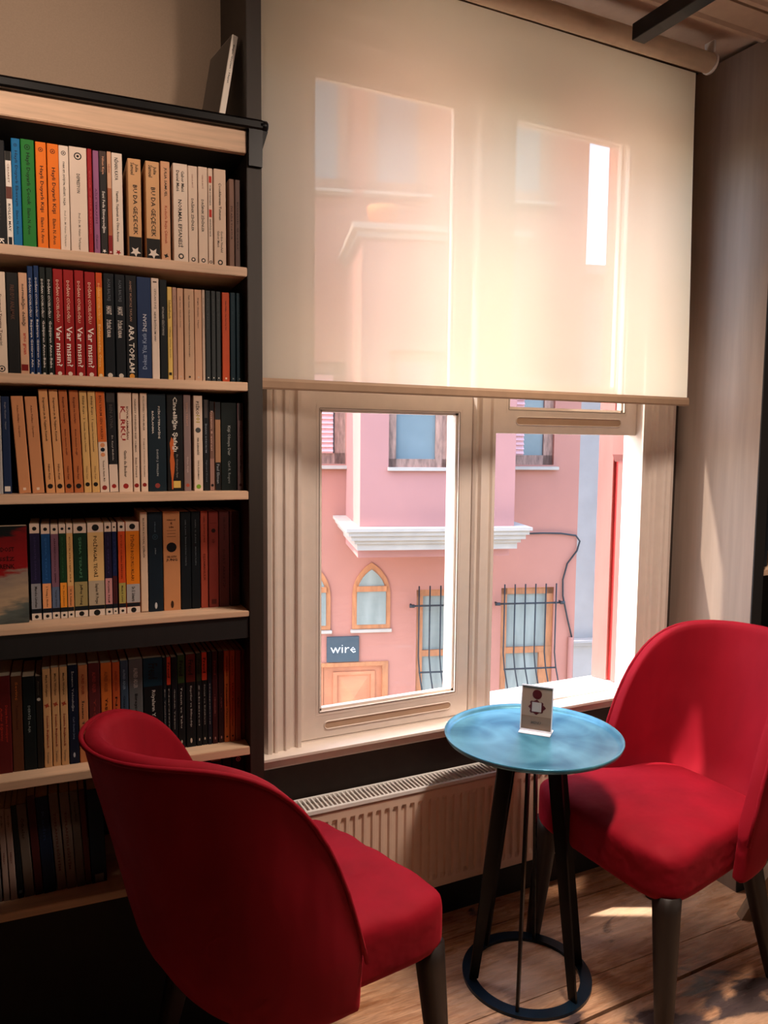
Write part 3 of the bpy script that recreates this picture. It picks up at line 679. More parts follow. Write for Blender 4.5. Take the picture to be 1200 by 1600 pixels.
# pale neighbour with pilaster and cornice
wb = empty('white_building'); wb.matrix_world = MF; tag(wb, 'pale grey classical building standing beyond the pink one', 'building')
WB = mat('pale_grey_render', '8e8a86', .8, var=.06, nscale=3); D2 = DW+3
bm = bmesh.new(); bx(bm, 4.3, 12, D2, D2+1, ZS, 4.25); link('wall', bm, WB, wb)
bm = bmesh.new()
for z0, z1, o in ((-1.96, -1.90, .12), (-1.90, -1.86, .18)): bx(bm, 4.3-o, 12, D2-o, D2, z0, z1)
link('string_course', bm, WB, wb)
bm = bmesh.new(); bx(bm, 4.0, 12, D2-.3, D2, 4.1, 4.25); link('cornice', bm, WB, wb)
for x in (5.75, 7.6):
    bm = bmesh.new(); bx(bm, x, x+.5, D2-.12, D2, -1.86, 3.9)
    for z, o in ((-.15, .06), (-.45, .04), (-.75, .07), (-1.1, .05), (3.6, .07)): bx(bm, x-o, x+.5+o, D2-.12-o, D2, z-.09, z, bev=.02)
    link('pilaster', bm, WB, wb)
for x in (6.55, 8.3): f = window(x, x+.8, .6, 2.6, D2-.04, .09, WHITEX, PANEB, mull=(x+.4,), par=wb)
bm = bmesh.new(); bx(bm, -12, 14, 2.2, 14, ZS-.1, ZS); g = struct('street', bm, mat('street_stone', 'b8b2a8', .9, var=.1, nscale=4))
# ---- red shutter folded against the outside of our own window
rs = empty('window_shutter', (1.887, 2.115, ZB)); rs.rotation_euler = (0, 0, math.atan2(-.105, .030)); tag(rs, 'red painted wooden shutter folded open just outside the raised right window', 'shutter')
REDP = mat('faded_red_paint', '9c5850', .6, var=.22, nscale=4, stretch=(3, 3, .5)); REDD = mat('red_groove_paint', 'a3160f', .6, var=.1)
bm = bmesh.new(); bx(bm, .004, .108, .006, .014, .001, 1.9); link('backing_board', bm, REDD, rs)
for x0, x1, y in ((0, .060, .0), (.078, .110, -.002)):
    bm = bmesh.new(); bx(bm, x0, x1, y-.004, .014, .001, 1.9, bev=.0015); link('board', bm, REDP, rs)
bm = bmesh.new(); prism(bm, [(-.004, .775), (-.020, .80), (-.020, .87), (-.012, .90), (-.004, .90)], .064, .108, 'x'); link('corner_block', bm, REDP, rs)

# ================================================================ books
# dimensions per row, measured along the shelf in mm: left foot, thickness, height, lean (degrees to the left)
R1 = [(-481.6, 28.1, 192, -0.9), (-453.5, 10.9, 174, -0.7), (-442.5, 15.4, 199, -0.8), (-426.4, 23.7, 200, -0.5), (-401.0, 19.1, 199, -0.5), (-380.7, 20.4, 199, -0.7), (-360.3, 17.9, 199, -0.6), (-341.8, 32.0, 200, -0.6), (-309.2, 8.8, 200, -0.6), (-299.1, 11.3, 198, -0.8), (-287.3, 13.6, 199, -0.7), (-273.0, 8.4, 200, -0.9), (-264.6, 20.5, 199, -0.8), (-234.3, 25.3, 193, -0.2), (-200.5, 27.0, 193, 0.3), (-171.0, 18.4, 197, 0.2), (-146.9, 29.5, 197, 0.5), (-116.9, 19.0, 196, 0.3), (-96.6, 19.3, 197, -0.2), (-76.9, 9.9, 196, -0.5), (-65.0, 25.4, 197, -0.5), (-33.2, 11.2, 181, -0.1), (-20.7, 10.9, 181, -0.0)]
R2 = [(-481.1, 21.0, 192, -0.8), (-459.4, 21.0, 192, 0.1), (-437.8, 15.5, 193, 0.6), (-422.0, 10.2, 207, 0.2), (-410.9, 9.5, 209, 0.2), (-400.8, 10.8, 207, 0.1), (-389.3, 12.0, 207, 0.2), (-376.6, 17.9, 206, -0.2), (-358.0, 18.9, 206, -0.3), (-337.8, 17.5, 207, -0.3), (-319.0, 19.8, 206, -0.4), (-298.0, 12.1, 206, 0.1), (-284.0, 20.2, 206, 0.3), (-262.6, 19.8, 206, 0.3), (-242.5, 21.6, 206, 0.0), (-220.4, 27.8, 205, 0.7), (-192.1, 15.5, 205, 0.6), (-176.0, 15.2, 203, 0.3), (-160.6, 10.0, 190, 0.3), (-150.2, 8.6, 190, 0.2), (-141.1, 13.1, 189, 0.4), (-126.7, 20.6, 189, 0.4), (-105.6, 15.3, 189, 0.5), (-89.6, 6.2, 190, 0.6), (-82.9, 10.8, 189, 0.6), (-71.1, 9.7, 189, 0.4), (-60.4, 9.9, 189, 0.5), (-48.2, 16.3, 188, 0.6), (-30.6, 11.7, 189, 0.6), (-17.9, 13.9, 189, 0.3)]
R3 = [(-495.1, 19.7, 189, -0.8), (-475.0, 14.6, 188, -0.8), (-448.0, 21.7, 189, 3.0), (-424.0, 22.0, 189, 2.9), (-399.0, 16.8, 204, 2.8), (-381.3, 16.3, 204, 2.5), (-364.4, 16.1, 204, 2.3), (-347.0, 17.3, 204, 1.8), (-328.6, 14.5, 203, 1.7), (-313.5, 14.9, 203, 1.6), (-298.2, 17.8, 203, 1.6), (-279.7, 17.4, 202, 1.2), (-261.8, 27.1, 203, 0.7), (-233.4, 12.7, 202, 0.1), (-218.2, 14.1, 203, 0.4), (-203.5, 36.9, 203, 0.1), (-165.3, 33.6, 203, -0.3), (-131.0, 15.3, 202, -0.0), (-110.1, 19.0, 201, -0.4), (-90.4, 13.2, 193, -0.9), (-76.7, 10.4, 190, -0.0), (-65.3, 12.1, 189, -0.4), (-52.6, 34.2, 188, -0.1), (-17.1, 13.4, 188, 0.3)]
R4 = [(-433.3, 19.1, 198, 0.1), (-412.2, 17.2, 196, 0.1), (-394.2, 15.1, 195, 0.3), (-378.6, 13.5, 196, 0.1), (-364.7, 12.6, 196, -0.1), (-351.1, 25.9, 195, -0.0), (-324.1, 32.2, 196, -0.0), (-291.1, 14.6, 196, -0.2), (-275.9, 9.6, 196, -0.2), (-264.2, 14.8, 196, -0.3), (-248.6, 28.0, 196, -0.5), (-219.3, 15.2, 216, -0.3), (-203.4, 30.2, 216, 0.1), (-172.2, 36.1, 216, -0.4), (-135.3, 22.2, 215, -0.1), (-112.6, 19.1, 215, 0.0), (-92.2, 15.8, 215, -0.0), (-74.9, 21.9, 214, -0.1), (-52.3, 22.9, 214, -0.2), (-28.2, 22.0, 213, 0.3)]
R5 = [(-504.9, 28.6, 201, -0.2), (-475.8, 20.6, 198, -0.2), (-454.6, 23.4, 195, -0.3), (-430.7, 12.0, 194, -0.2), (-417.5, 15.3, 207, 0.3), (-401.0, 15.1, 208, 0.1), (-385.1, 15.0, 208, 0.1), (-369.3, 18.7, 210, -0.3), (-349.6, 18.4, 208, -0.2), (-330.0, 22.8, 210, -0.8), (-305.9, 21.8, 208, -1.1), (-282.8, 15.5, 207, -1.0), (-266.7, 16.0, 209, -0.9), (-249.7, 28.3, 210, -0.9), (-220.1, 40.2, 209, -1.0), (-179.6, 7.9, 207, -0.8), (-171.4, 9.1, 207, -0.7), (-161.9, 12.9, 206, -0.7), (-148.6, 15.8, 209, -0.8), (-130.7, 20.8, 209, -0.7), (-108.5, 11.6, 209, -1.1), (-96.5, 12.0, 210, -0.8), (-83.9, 9.2, 210, -0.8), (-73.8, 12.0, 210, -0.7), (-60.4, 12.6, 210, -0.5), (-47.6, 12.1, 209, -0.5), (-34.6, 11.6, 209, -0.5), (-22.4, 13.1, 208, -0.7), (-8.4, 8.8, 207, -0.4)]
R6 = [(-518.1, 14.1, 200, 1.5), (-501.7, 11.8, 197, 1.6), (-488.7, 12.6, 196, 2.0), (-475.0, 11.4, 200, 2.5), (-462.4, 18.8, 201, 3.2), (-442.4, 15.8, 215, 3.1), (-426.1, 24.6, 209, 3.4), (-400.2, 18.2, 213, 3.4), (-381.1, 18.8, 212, 3.0), (-361.5, 16.5, 212, 3.0), (-344.5, 12.2, 211, 2.9), (-331.8, 30.4, 208, 2.0)]

K, Wt, Rd, Gy, Dk, Cr = '141414', 'efe6dc', 'a01c1c', '77706a', '1c2226', 'e6d3be'
CRM, TANC, BLK, NVY, DTL = 'e4d0bc', 'd3a27c', '15161a', '1d2a44', '14262c'
# (cover colour, short description, [(print, from, to along the spine, size, colour, cross offset)...])
def var_misin(): return [('DOĞAN CÜCELOĞLU', .10, .49, .38, 'e8c0a8', 0), ('Var mısın?', .53, .91, .62, 'f5ece2', 0), ('@o', .975, 0, .22, 'e8d5c5', 0)]
def cuceloglu(t): return [('DOĞAN CÜCELOĞLU', .11, .46, .45, 'dfd8d2', 0), (t, .49, .93, .5, 'dfd8d2', 0), ('@o', .985, 0, .25, 'd8cfc2', 0)]
def gececek(): return [('@b', .78, 1, 1, '1a1714', 0), ('Julia', .05, .13, .30, K, .16), ('Samuel', .04, .16, .30, K, -.14), ('BU DA GEÇECEK', .26, .76, .42, K, 0), ('@s', .93, 0, .42, 'e8dcd0', 0)]
def metis(a, c='3a2f28', logo='c9b5a4'): return [(a, .09, .42, .22, c, 0), ('@q', .955, 0, .12, logo, 0)]
def psk(body, low, t, tc, s, cut=.62): return [('@b', 0, .10, 1, 'e3cdba', 0), ('@o', .05, 0, .22, '1a1a1a', 0), ('@b', .10, cut, 1, body, 0), ('@b', cut, .885, 1, low, 0), ('@b', .885, .93, 1, '121820', 0), ('@b', .93, 1, 1, 'e3d3c4', 0), ('@o', .965, 0, .2, '1a1a1a', 0), (t, .14, cut-.04, .30, tc, 0), (s, cut+.03, .87, .26, '2a2420', 0)]
def kaya(t, s, c='5a3a2a'): return [(t, .08, .50, .34, '2a1a14', 0), ('Nihan Kaya', .72, .87, .30, c, 0), ('@o', .935, 0, .30, '1c1614', 0)]
def kaya2(t, s): return [(t, .05, .28, .34, '2a1a14', 0), (s, .30, .60, .24, '4a3326', 0), ('Nihan Kaya', .74, .87, .30, '8a6a4a', 0), ('@o', .92, 0, .30, '1c1614', 0)]
def kaya3(t, s): return [(t, .07, .32, .34, '5a2416', 0), (s, .38, .63, .24, '5a2416', 0), ('Nihan Kaya', .74, .87, .30, '5a2416', 0), ('@o', .935, 0, .30, '1c1614', 0)]
def wolynn(): return [('Mark Wolynn', .06, .28, .34, '5a4632', 0), ('@x', .37, 0, .4, 'a8442c', 0), ('Seninle Başlamadı', .47, .80, .34, '8f2f22', 0), ('Yurttan', .84, .96, .28, '8a7258', 0)]
def freud(top, t, cut=.30, tc='a8a49c'): return ([('@b', 0, cut, 1, top, 0)] if top else []) + [('Freud', .06, .22, .5, '161616', 0), (t, .34, .78, .24, tc, 0), ('@e', .93, 0, .24, 'c9b8a8', 0)]
def adler(t, c='2c2622', h='8a2a20'): return [('ALFRED ADLER', .09, .30, .30, h, 0), (t, .36, .80, .30, c, 0)]
ROWS = [
 ('on the top book row', R1, .02, 0, [
  (BLK, 'black paperback with a white K at its foot', [('K', .93, .99, .35, Wt, .15), ('MODERN', .5, .75, .4, '33302e', 0)]),
  (Wt, 'thin white paperback lettered ROLLO MAY', [('@b', 0, .1, 1, '20201e', 0), ('CESARET', .13, .33, .3, '8a6a5a', 0), ('@b', .37, .5, 1, '6a3a30', 0), ('ROLLO MAY', .55, .84, .42, K, 0), ('@b', .9, 1, .6, '15151c', 0)]),
  ('0f6ea6', 'bright blue paperback', [('@r', .06, 0, .2, '0a3a5a', 0), ('Hayli Duyarlı Ebeveyn', .11, .62, .42, '0b2f4a', 0), ('Elaine N. Aron', .66, .88, .28, '0b2f4a', 0)]),
  ('1f7a2e', 'bright green paperback', [('@r', .07, 0, .22, '0b3414', 0), ('Hayli Duyarlı Çocuk', .12, .60, .38, '0a2a10', 0), ('Elaine N. Aron', .63, .87, .26, '0a2a10', 0)]),
  ('f07a1c', 'bright orange paperback', [('@r', .07, 0, .22, '5a2206', 0), ('Hayli Duyarlı Kişi', .22, .65, .42, '2c1206', 0), ('Elaine N. Aron', .70, .94, .30, '3a1a08', 0)]),
  ('f07a1c', 'bright orange paperback', [('@r', .07, 0, .22, '5a2206', 0), ('Hayli Duyarlı Kişi', .22, .65, .42, '2c1206', 0), ('Elaine N. Aron', .70, .94, .30, '3a1a08', 0)]),
  ('ecd9c8', 'slim cream paperback with bold black capitals', [('@r', .07, 0, .24, K, 0), ('FARK ET, DÜŞÜN, HİSSET, YAŞA', .15, .56, .32, K, 0), ('Prof. Dr. M. Hakan Türkçapar', .61, .95, .26, '9a8a7c', 0)]),
  ('e8d3c2', 'wide cream paperback lettered DEPRESYON', [('@r', .085, 0, .22, K, 0), ('DEPRESYON', .25, .43, .20, K, 0), ('Prof. Dr. M. Hakan Türkçapar', .62, .97, .17, '7a6c60', 0)]),
  ('a11b22', 'thin dark red paperback', [('Çocuk Odaklı Ebeveyn', .2, .8, .35, 'd05a5a', 0)]),
  ('9a6088', 'thin mauve paperback', [('AİLE TERAPİSİ', .36, .7, .4, '5c2a50', 0), ('Öznur', .80, .95, .35, '3a2040', 0)]),
  ('2b2726', 'dark paperback with white script', [('@b', .0, .2, 1, '4a3a34', 0), ('Nihan Kaya', .05, .22, .4, 'd8a080', 0), ('Seni Feda Etmeyeceğim', .38, .78, .55, 'e8e0d8', 0), ('@s', .955, 0, .3, 'e8e0d8', 0)]),
  ('b06848', 'thin copper-brown paperback', [('@b', 0, .35, 1, 'd8a888', 0), ('NİHAN', .12, .2, .4, '8a3a2a', 0), ('@b', .8, 1, 1, '8a1c1c', 0), ('@s', .96, 0, .35, 'e8e0d8', 0)]),
  ('ead8c8', 'cream paperback with condensed black title and red flower', [('NİHAN KAYA', .045, .26, .45, K, 0), ('Yazmak, Yaşamak ve Ölme Arzusu', .36, .85, .36, '2a2622', 0), ('@s', .955, 0, .28, 'a01c1c', 0)]),
  ('d9a878', 'tan paperback lettered BU DA GEÇECEK', gececek()),
  ('d9a878', 'tan paperback lettered BU DA GEÇECEK', gececek()),
  ('dba680', 'peach paperback with black jigsaw mark at its foot', [('JULIA SAMUEL', .06, .35, .38, K, 0), ('Kederle Başa Çıkmak', .44, .82, .36, 'a8452c', 0), ('@x', .94, 0, .3, K, 0)]),
  ('ead6c4', 'wide cream paperback lettered NORMAL EFSANESİ', [('Gabor Maté', .07, .28, .22, '3a342e', .17), ('Daniel Maté', .07, .28, .22, '3a342e', -.17), ('NORMAL EFSANESİ', .36, .84, .36, K, 0), ('@g', .93, 0, .22, K, 0)]),
  ('e6cfbb', 'cream paperback lettered DAĞINIK ZİHİNLER', [('GABOR MATÉ', .08, .22, .2, 'b08a7a', 0), ('DAĞINIK ZİHİNLER', .33, .66, .36, '2a2420', 0), ('@g', .95, 0, .26, K, 0)]),
  ('e6cfbb', 'cream paperback lettered DAĞINIK ZİHİNLER', [('GABOR MATÉ', .08, .22, .2, 'b08a7a', 0), ('DAĞINIK ZİHİNLER', .33, .66, .36, '2a2420', 0), ('@g', .95, 0, .26, K, 0)]),
  ('e6cfbb', 'thin cream paperback with two red blocks', [('@b', .08, .15, .6, 'c03020', 0), ('TÜM DÜNYADA', .17, .38, .4, '2a2420', 0), ('@b', .42, .50, .6, 'c03020', 0), ('BEDENİNİZ HAYIR', .52, .70, .4, '2a2420', 0), ('@g', .96, 0, .35, K, 0)]),
  ('e3c8b2', 'wide cream paperback with thin serif title', [('Çocuklarınıza Tutunun', .14, .52, .26, '3a322c', 0), ('Gordon Neufeld', .63, .85, .2, '5a4e44', .14), ('Gabor Maté', .63, .80, .2, '5a4e44', -.14), ('@g', .955, 0, .24, K, 0)]),
  ('8a6a5c', 'short dull mauve paperback', [('İYİ AİLE YOKTUR', .3, .68, .4, '3a2a26', 0)]),
  ('6b5550', 'short dusky brown paperback', [('Küçük Şeyler', .25, .8, .3, '2c2220', 0)])]),
 ('on the second book row', R2, .03, 0, [
  (CRM, 'cream paperback with brown lettering', [('Duygusal Travma Terapisi', .22, .72, .3, '5a4436', 0), ('@r', .95, 0, .3, K, 0)]),
  ('191818', 'black paperback with faint brown lettering', [('FREUD\'U ANLAMAK', .12, .46, .38, '5a3a2c', 0)]),
  ('d6a98a', 'tan paperback with black and red lowercase lettering', [('normalliğin deliliği', .11, .52, .48, '1c1614', 0), ('arno gruen', .59, .80, .42, 'b8281c', 0), ('@q', .93, 0, .4, '7a1410', 0)]),
  ('14305c', 'thin royal blue paperback with white script', cuceloglu('Başarıya Götüren Aile')),
  ('14305c', 'thin royal blue paperback with white script', cuceloglu('Başarıya Götüren Aile')),
  ('121a18', 'thin black-green paperback with white script', cuceloglu('Geliştiren Anne-Baba')),
  ('121a18', 'thin black-green paperback with white script', cuceloglu('Geliştiren Anne-Baba')),
  ('9c1a1a', 'crimson paperback lettered Var mısın', var_misin()), ('9c1a1a', 'crimson paperback lettered Var mısın', var_misin()),
  ('9c1a1a', 'crimson paperback lettered Var mısın', var_misin()), ('9c1a1a', 'crimson paperback lettered Var mısın', var_misin()),
  ('e88a28', 'thin amber paperback', [('@b', 0, .14, 1, 'd0501c', 0), ('DOĞAN CÜCELOĞLU', .10, .44, .4, 'f2c888', 0), ('Evlenmeden Önce', .49, .9, .5, 'f2c888', 0), ('@o', .98, 0, .3, 'f2d8a8', 0)]),
  ('10161d', 'black paperback with bold condensed white title', [('ACAR BALTAŞ', .05, .26, .38, '5a6068', 0), ('HAYAT', .31, .39, .5, 'e2dcd4', 0), ('İYİLERİ KIRAR', .44, .61, .5, 'e2dcd4', 0), ('@o', .975, 0, .24, 'd8cfc2', 0)]),
  ('10161d', 'black paperback with bold condensed white title', [('ACAR BALTAŞ', .05, .26, .38, '5a6068', 0), ('HAYAT', .31, .39, .5, 'e2dcd4', 0), ('İYİLERİ KIRAR', .44, .61, .5, 'e2dcd4', 0), ('@o', .975, 0, .24, 'd8cfc2', 0)]),
  ('121419', 'black paperback lettered ARA TOPLAM', [('AHMET MÜMTAZ TAYLAN', .05, .44, .26, '9a7a66', 0), ('ARA TOPLAM', .48, .94, .52, 'ece4da', 0), ('@o', .975, 0, .24, 'e09a3c', 0)]),
  ('22365c', 'wide navy paperback lettered İNSAN upward', [('İNSAN', .36, .53, .36, 'c2c8d4', 0, 'up'), ('Dokuz Yüz Katlı', .55, .90, .32, '8a9cba', 0, 'up'), ('kanalkolektif', .93, .98, .0, 'd05a30', 0)]),
  ('e8d4c4', 'white paperback with a small dark tab at its head', [('@b', .03, .045, .5, '4a3a34', 0), ('CEYLAN DAŞ', .10, .30, .32, '6a5a50', 0), ('NEYE İHTİYACIM VAR?', .33, .62, .34, '241e1a', 0)]),
  ('0e1519', 'black paperback with small white capitals', [('RÜYALARIN GİZLİ DÜNYASI', .27, .55, .36, 'b8b4ac', 0)]),
  ('e4c06a', 'thin yellow paperback', [('Schadenfreude', .14, .34, .5, '3a2c18', 0), ('Tiffany Watt Smith', .42, .76, .3, '7a6234', 0), ('@q', .93, 0, .3, '2a1f14', 0)]),
  ('b48e7c', 'thin dusty pink paperback', metis('Engin Geçtan · İnsan Olmak')),
  ('d0a486', 'plain tan paperback with small print', metis('Engin Geçtan · Psikanaliz ve Sonrası')),
  ('c9a588', 'wide tan paperback with long small print', [('Engin Geçtan · Psikodinamik Psikiyatri ve Normaldışı Davranışlar', .07, .74, .17, '3a2f28', 0), ('@q', .955, 0, .1, '3a2f28', 0)]),
  ('d0a486', 'plain tan paperback with small print', metis('Engin Geçtan · Hayat')),
  ('c8b09c', 'very thin pale paperback', metis('Engin Geçtan · Zamane')),
  ('33383a', 'thin charcoal paperback with white square logo', metis('Irvin Yalom', '565a5a', 'dcd8d0')), ('33383a', 'thin charcoal paperback with white square logo', metis('Irvin Yalom', '565a5a', 'dcd8d0')),
  ('33383a', 'thin charcoal paperback with white square logo', metis('Irvin Yalom', '565a5a', 'dcd8d0')),
  ('c4502c', 'rust orange paperback', metis('Adam Phillips · Hep Vaat Hep Vaat', '4a1c10', 'e8c8b0')),
  ('122e3a', 'dark teal paperback', metis('Saffet Murat Tura', '24444e', '8a9a9c')), ('122e3a', 'dark teal paperback', metis('Saffet Murat Tura', '24444e', '8a9a9c'))]),
 ('on the third book row', R3, .03, 1, [
  ('a8a6a4', 'pale grey paperback', [('Terapi', .3, .6, .3, '5a5856', 0)]),
  ('1c2c4c', 'slim navy paperback with white square logo', [('Engin Geçtan · Seyyar', .06, .34, .24, '8a8c94', 0), ('@q', .95, 0, .35, 'ded8d0', 0)]),
  ('cc8c60', 'plain leaning tan paperback', metis('Adam Phillips · Öpüşme', '6a3a24', 'ead0b8')), ('cc8c60', 'plain leaning tan paperback', metis('Adam Phillips · Öpüşme', '6a3a24', 'ead0b8')),
  ('d89c68', 'light orange-tan paperback', kaya('Depresyon ya da Yaşama Küsmek', '')), ('d89c68', 'light orange-tan paperback', kaya('Depresyon ya da Yaşama Küsmek', '')),
  ('b86a3c', 'darker burnt-orange paperback', kaya3('Kırgınlık ve Sınırları', 'Bütün Anneler Değil')), ('b86a3c', 'darker burnt-orange paperback', kaya3('Kırgınlık ve Sınırları', 'Bütün Anneler Değil')),
  ('d8ac6c', 'straw yellow paperback numbered 2', kaya2('Fildişi Kuyu - 2', 'Yaratıcılık, Cinsellik ve Psikanaliz')),
  ('d8ac6c', 'straw yellow paperback numbered 1', kaya2('Fildişi Kuyu - 1', 'Yaratıcılık Üzerine Denemeler')),
  ('e2cdbb', 'half orange, half white paperback with three dots', [('@b', 0, .5, 1, 'd0682c', 0), ('BEN VARIM SEN VARSIN', .04, .47, .30, '6a2a10', 0), ('@o', .53, 0, .26, 'd89060', 0), ('@o', .575, 0, .24, '14202c', 0), ('@o', .625, 0, .24, 'd89060', 0), ('Thomas A. Harris, M.D.', .68, .90, .24, '4a3a30', 0), ('@o', .955, 0, .28, '8a2420', 0)]),
  ('1a1a1e', 'black paperback with cream foot', [('@b', 0, .1, 1, '383434', 0), ('@b', .72, 1, 1, 'e0cab8', 0), ('BEN AYNA', .12, .36, .36, '4a4442', 0), ('Dr. Karyl McBride', .43, .68, .24, 'b4aca4', 0), ('@o', .94, 0, .26, '9a2420', 0)]),
  ('e2c8b2', 'wide cream paperback with dark red title', [('BÜYÜK ARMAĞAN', .14, .47, .22, '5a2a20', .22), ('K_RKU', .14, .48, .42, '9c1c1c', -.16), ('Gavin de Becker', .58, .85, .22, '3a2c24', 0), ('@o', .94, 0, .2, '9a2420', 0)]),
  ('e2c8b2', 'slim cream paperback with black capitals', [('NARSİST ANNENİN KIZI OLMAK', .06, .60, .32, '2a1c16', 0), ('Susan Forward', .65, .85, .28, '4a3a30', 0), ('@o', .935, 0, .36, '8a1c18', 0)]),
  ('e2c8b2', 'slim cream paperback with fine print', [('KULLANIŞLI YANILGILAR', .03, .38, .3, '3a2c24', 0), ('Duygusal Sömürüden Kurtulma', .46, .85, .24, '5a4a40', 0), ('@o', .93, 0, .3, '8a2420', 0)]),
  ('11222c', 'wide dark blue-green hardback lettered PSİKOTERAPİDE BAĞLANMA', [('PSİKOTERAPİDE', .13, .46, .14, 'd8d2c8', .14), ('BAĞLANMA', .18, .41, .14, 'd8d2c8', -.20), ('DAVID J. WALLIN', .57, .84, .14, '9aa0a0', 0), ('@o', .94, 0, .14, '8a3a34', 0)]),
  ('131213', 'black paperback with curly white title and orange figure', [('@f', .44, .98, .5, 'c4602c', -.22), ('Cinselliğin Şafağı', .03, .59, .36, 'e4dcd0', 0), ('Dr. Christopher Ryan', .62, .86, .14, '8a827a', .1), ('@q', .93, 0, .22, 'd8b45c', .1)]),
  ('8a7470', 'grey-mauve paperback', [('ŞEMA TERAPİ', .08, .32, .4, 'b48a7a', 0), ('Gökçe Alışık', .64, .81, .3, 'c0aca4', 0), ('@o', .94, 0, .25, 'b0503c', 0)]),
  ('e0c8b4', 'cream paperback lettered PSİKO101', [('PSİKO', .06, .20, .46, '181614', 0), ('101', .205, .28, .46, 'a89a2c', 0), ('@o', .36, 0, .30, '4a4a4a', 0), ('FER DERNEĞİ', .44, .62, .26, '2a2622', 0), ('PAUL KLEINMAN', .68, .88, .2, '7a6c60', 0), ('@o', .955, 0, .26, '7aa030', 0)]),
  ('17181c', 'thin black paperback', [('@b', 0, .2, .5, '4a4240', 0), ('İNSAN GÖRÜRÜM', .26, .58, .34, '8a9098', 0), ('Sigmund Freud', .66, .9, .26, '6a7078', 0)]),
  ('7a5a4e', 'mottled brown paperback with pale title', [('@b', 0, .12, 1, '1a1a1c', 0), ('İnsanın 8 evresi', .10, .55, .5, 'd0a898', 0), ('@b', .64, 1, 1, '9a7468', 0), ('@o', .94, 0, .3, '1a1214', 0)]),
  ('a87c5c', 'brown paperback, black at head and foot', [('@b', 0, .2, 1, '26282c', 0), ('@b', .68, 1, 1, '16181c', 0), ('Paul Ekman', .7, .92, .5, '8a8c90', 0)]),
  ('121c1c', 'wide black-green paperback with thin white title', [('Kişi Olmaya Dair', .26, .60, .24, '9aa09c', 0), ('Carl R. Rogers', .66, .92, .22, '848a88', 0)]),
  ('7a6264', 'dusky mauve paperback', [('@b', 0, .2, .6, '3a3436', 0), ('Temel İlişki', .24, .5, .3, '4a3a3c', 0), ('Rollo May', .6, .8, .3, '3a2c2e', 0), ('@o', .94, 0, .25, '3a1a1c', 0)])]),
 ('on the fourth book row', R4, .065, 0, [
  ('1f1b38', 'paperback with violet-black upper band and grey lower band', psk('211c3c', '8a8a90', 'DİYALEKTİK DAVRANIŞ', '3a345c', 'Marsha Linehan')),
  ('14427a', 'paperback with blue upper band and peach lower band', psk('17467c', 'e8a06c', 'ŞEMA TERAPİ', '2c64a0', 'J. Young, J. Klosko')),
  ('7a5468', 'paperback with mauve upper band and slate blue lower band', psk('7c5668', '5c6c88', 'AİRPERFÜSYON ve ŞEMA', '3a1c2c', 'Terapi Dizisi', .66)),
  ('173a1e', 'paperback with dark green upper band and orange lower band', psk('17381e', 'ec9430', 'BAĞLANMA', '2c5a34', 'Dr. Sue Johnson')),
  ('d8a868', 'paperback with straw upper band and salmon lower band', psk('dcae70', 'd8905c', 'KÜÇÜK STRATEJİK AİLE', '4a3018', 'W. R. Feldman', .66)),
  ('12301f', 'wide paperback with dark green upper band and khaki lower band', psk('12301f', '9c8c5c', 'ŞEMA TERAPİ', '4a7c5c', 'Jeffrey Young')),
  ('e2b878', 'wide paperback with pale yellow upper band lettered POLİVAGAL TEORİ', psk('e2ba7c', 'b4a48c', 'POLİVAGAL TEORİ', '3a2c18', 'Stephen W. Porges')),
  ('1c1430', 'paperback with purple-black upper band and pink lower band', psk('201836', 'c88c8c', 'ÖZ ŞEFKAT', '3c3460', 'Kristin Neff', .60)),
  ('141c40', 'thin paperback with navy upper band and maroon lower band', psk('16204a', '4a1c20', 'TRAVMA', '2c3c6c', 'Terapi', .58)),
  ('c4481c', 'paperback with red-orange upper band and olive lower band', psk('cc4c20', 'a89c54', 'DUYGU ODAKLI BİREYSEL', '6a1c08', 'Melek A. Levent', .66)),
  ('e07c1c', 'wide paperback with orange upper band and grey lower band', psk('e4801c', 'a8a4a4', 'İYİNİN BOZUKLUKLARI', '6a3408', 'Dr. E. Schwartz', .68)),
  ('dcc0a6', 'tall slim cream paperback', [('RUHUN KUTSAL ÇIĞLIĞI', .06, .45, .34, '3a2c24', 0), ('@b', .99, 1, 1, '8a6a54', 0)]),
  ('12202c', 'tall dark navy paperback with tiny white print', [('PSİKOLOJİ', .10, .20, .12, '6a8090', .0), ('@r', .25, 0, .2, '2a4454', 0), ('JUNG', .36, .42, .10, '8a9aa4', 0), ('@e', .94, 0, .2, 'c0c4c8', 0)]),
  ('c98a5c', 'wide tan-orange paperback with a black disc and JUNG', [('PSİKOLOJİ', .085, 0, .50, '2c1a10', 0, 'flatc'), ('VE', .12, 0, .10, '2c1a10', 0, 'flatc'), ('DİN', .155, 0, .26, '2c1a10', 0, 'flatc'), ('@b', .19, .196, .55, '6a4228', 0), ('@b', .22, .226, .5, '6a4228', 0), ('@b', .25, .256, .55, '6a4228', 0), ('@o', .36, 0, .30, '141014', 0), ('CARL GUSTAV', .455, 0, .6, '2c1a10', 0, 'flatc'), ('JUNG', .49, 0, .66, '1c1210', 0, 'flatc'), ('@e', .94, 0, .2, '3a2418', 0)]),
  ('11181e', 'tall blue-black paperback with faint long title', [('CARL G. JUNG · İNSAN RUHUNA YÖNELİŞ', .08, .55, .2, '6a747a', 0)]),
  ('11181e', 'tall blue-black paperback with faint long title', [('CARL G. JUNG · MASKÜLEN', .08, .55, .2, '6a747a', 0)]),
  ('b4503c', 'tall brick red paperback', [('CARL GUSTAV JUNG', .05, .32, .3, '5a2018', 0), ('EŞZAMANLILIK', .44, .72, .4, '6a261c', 0)]),
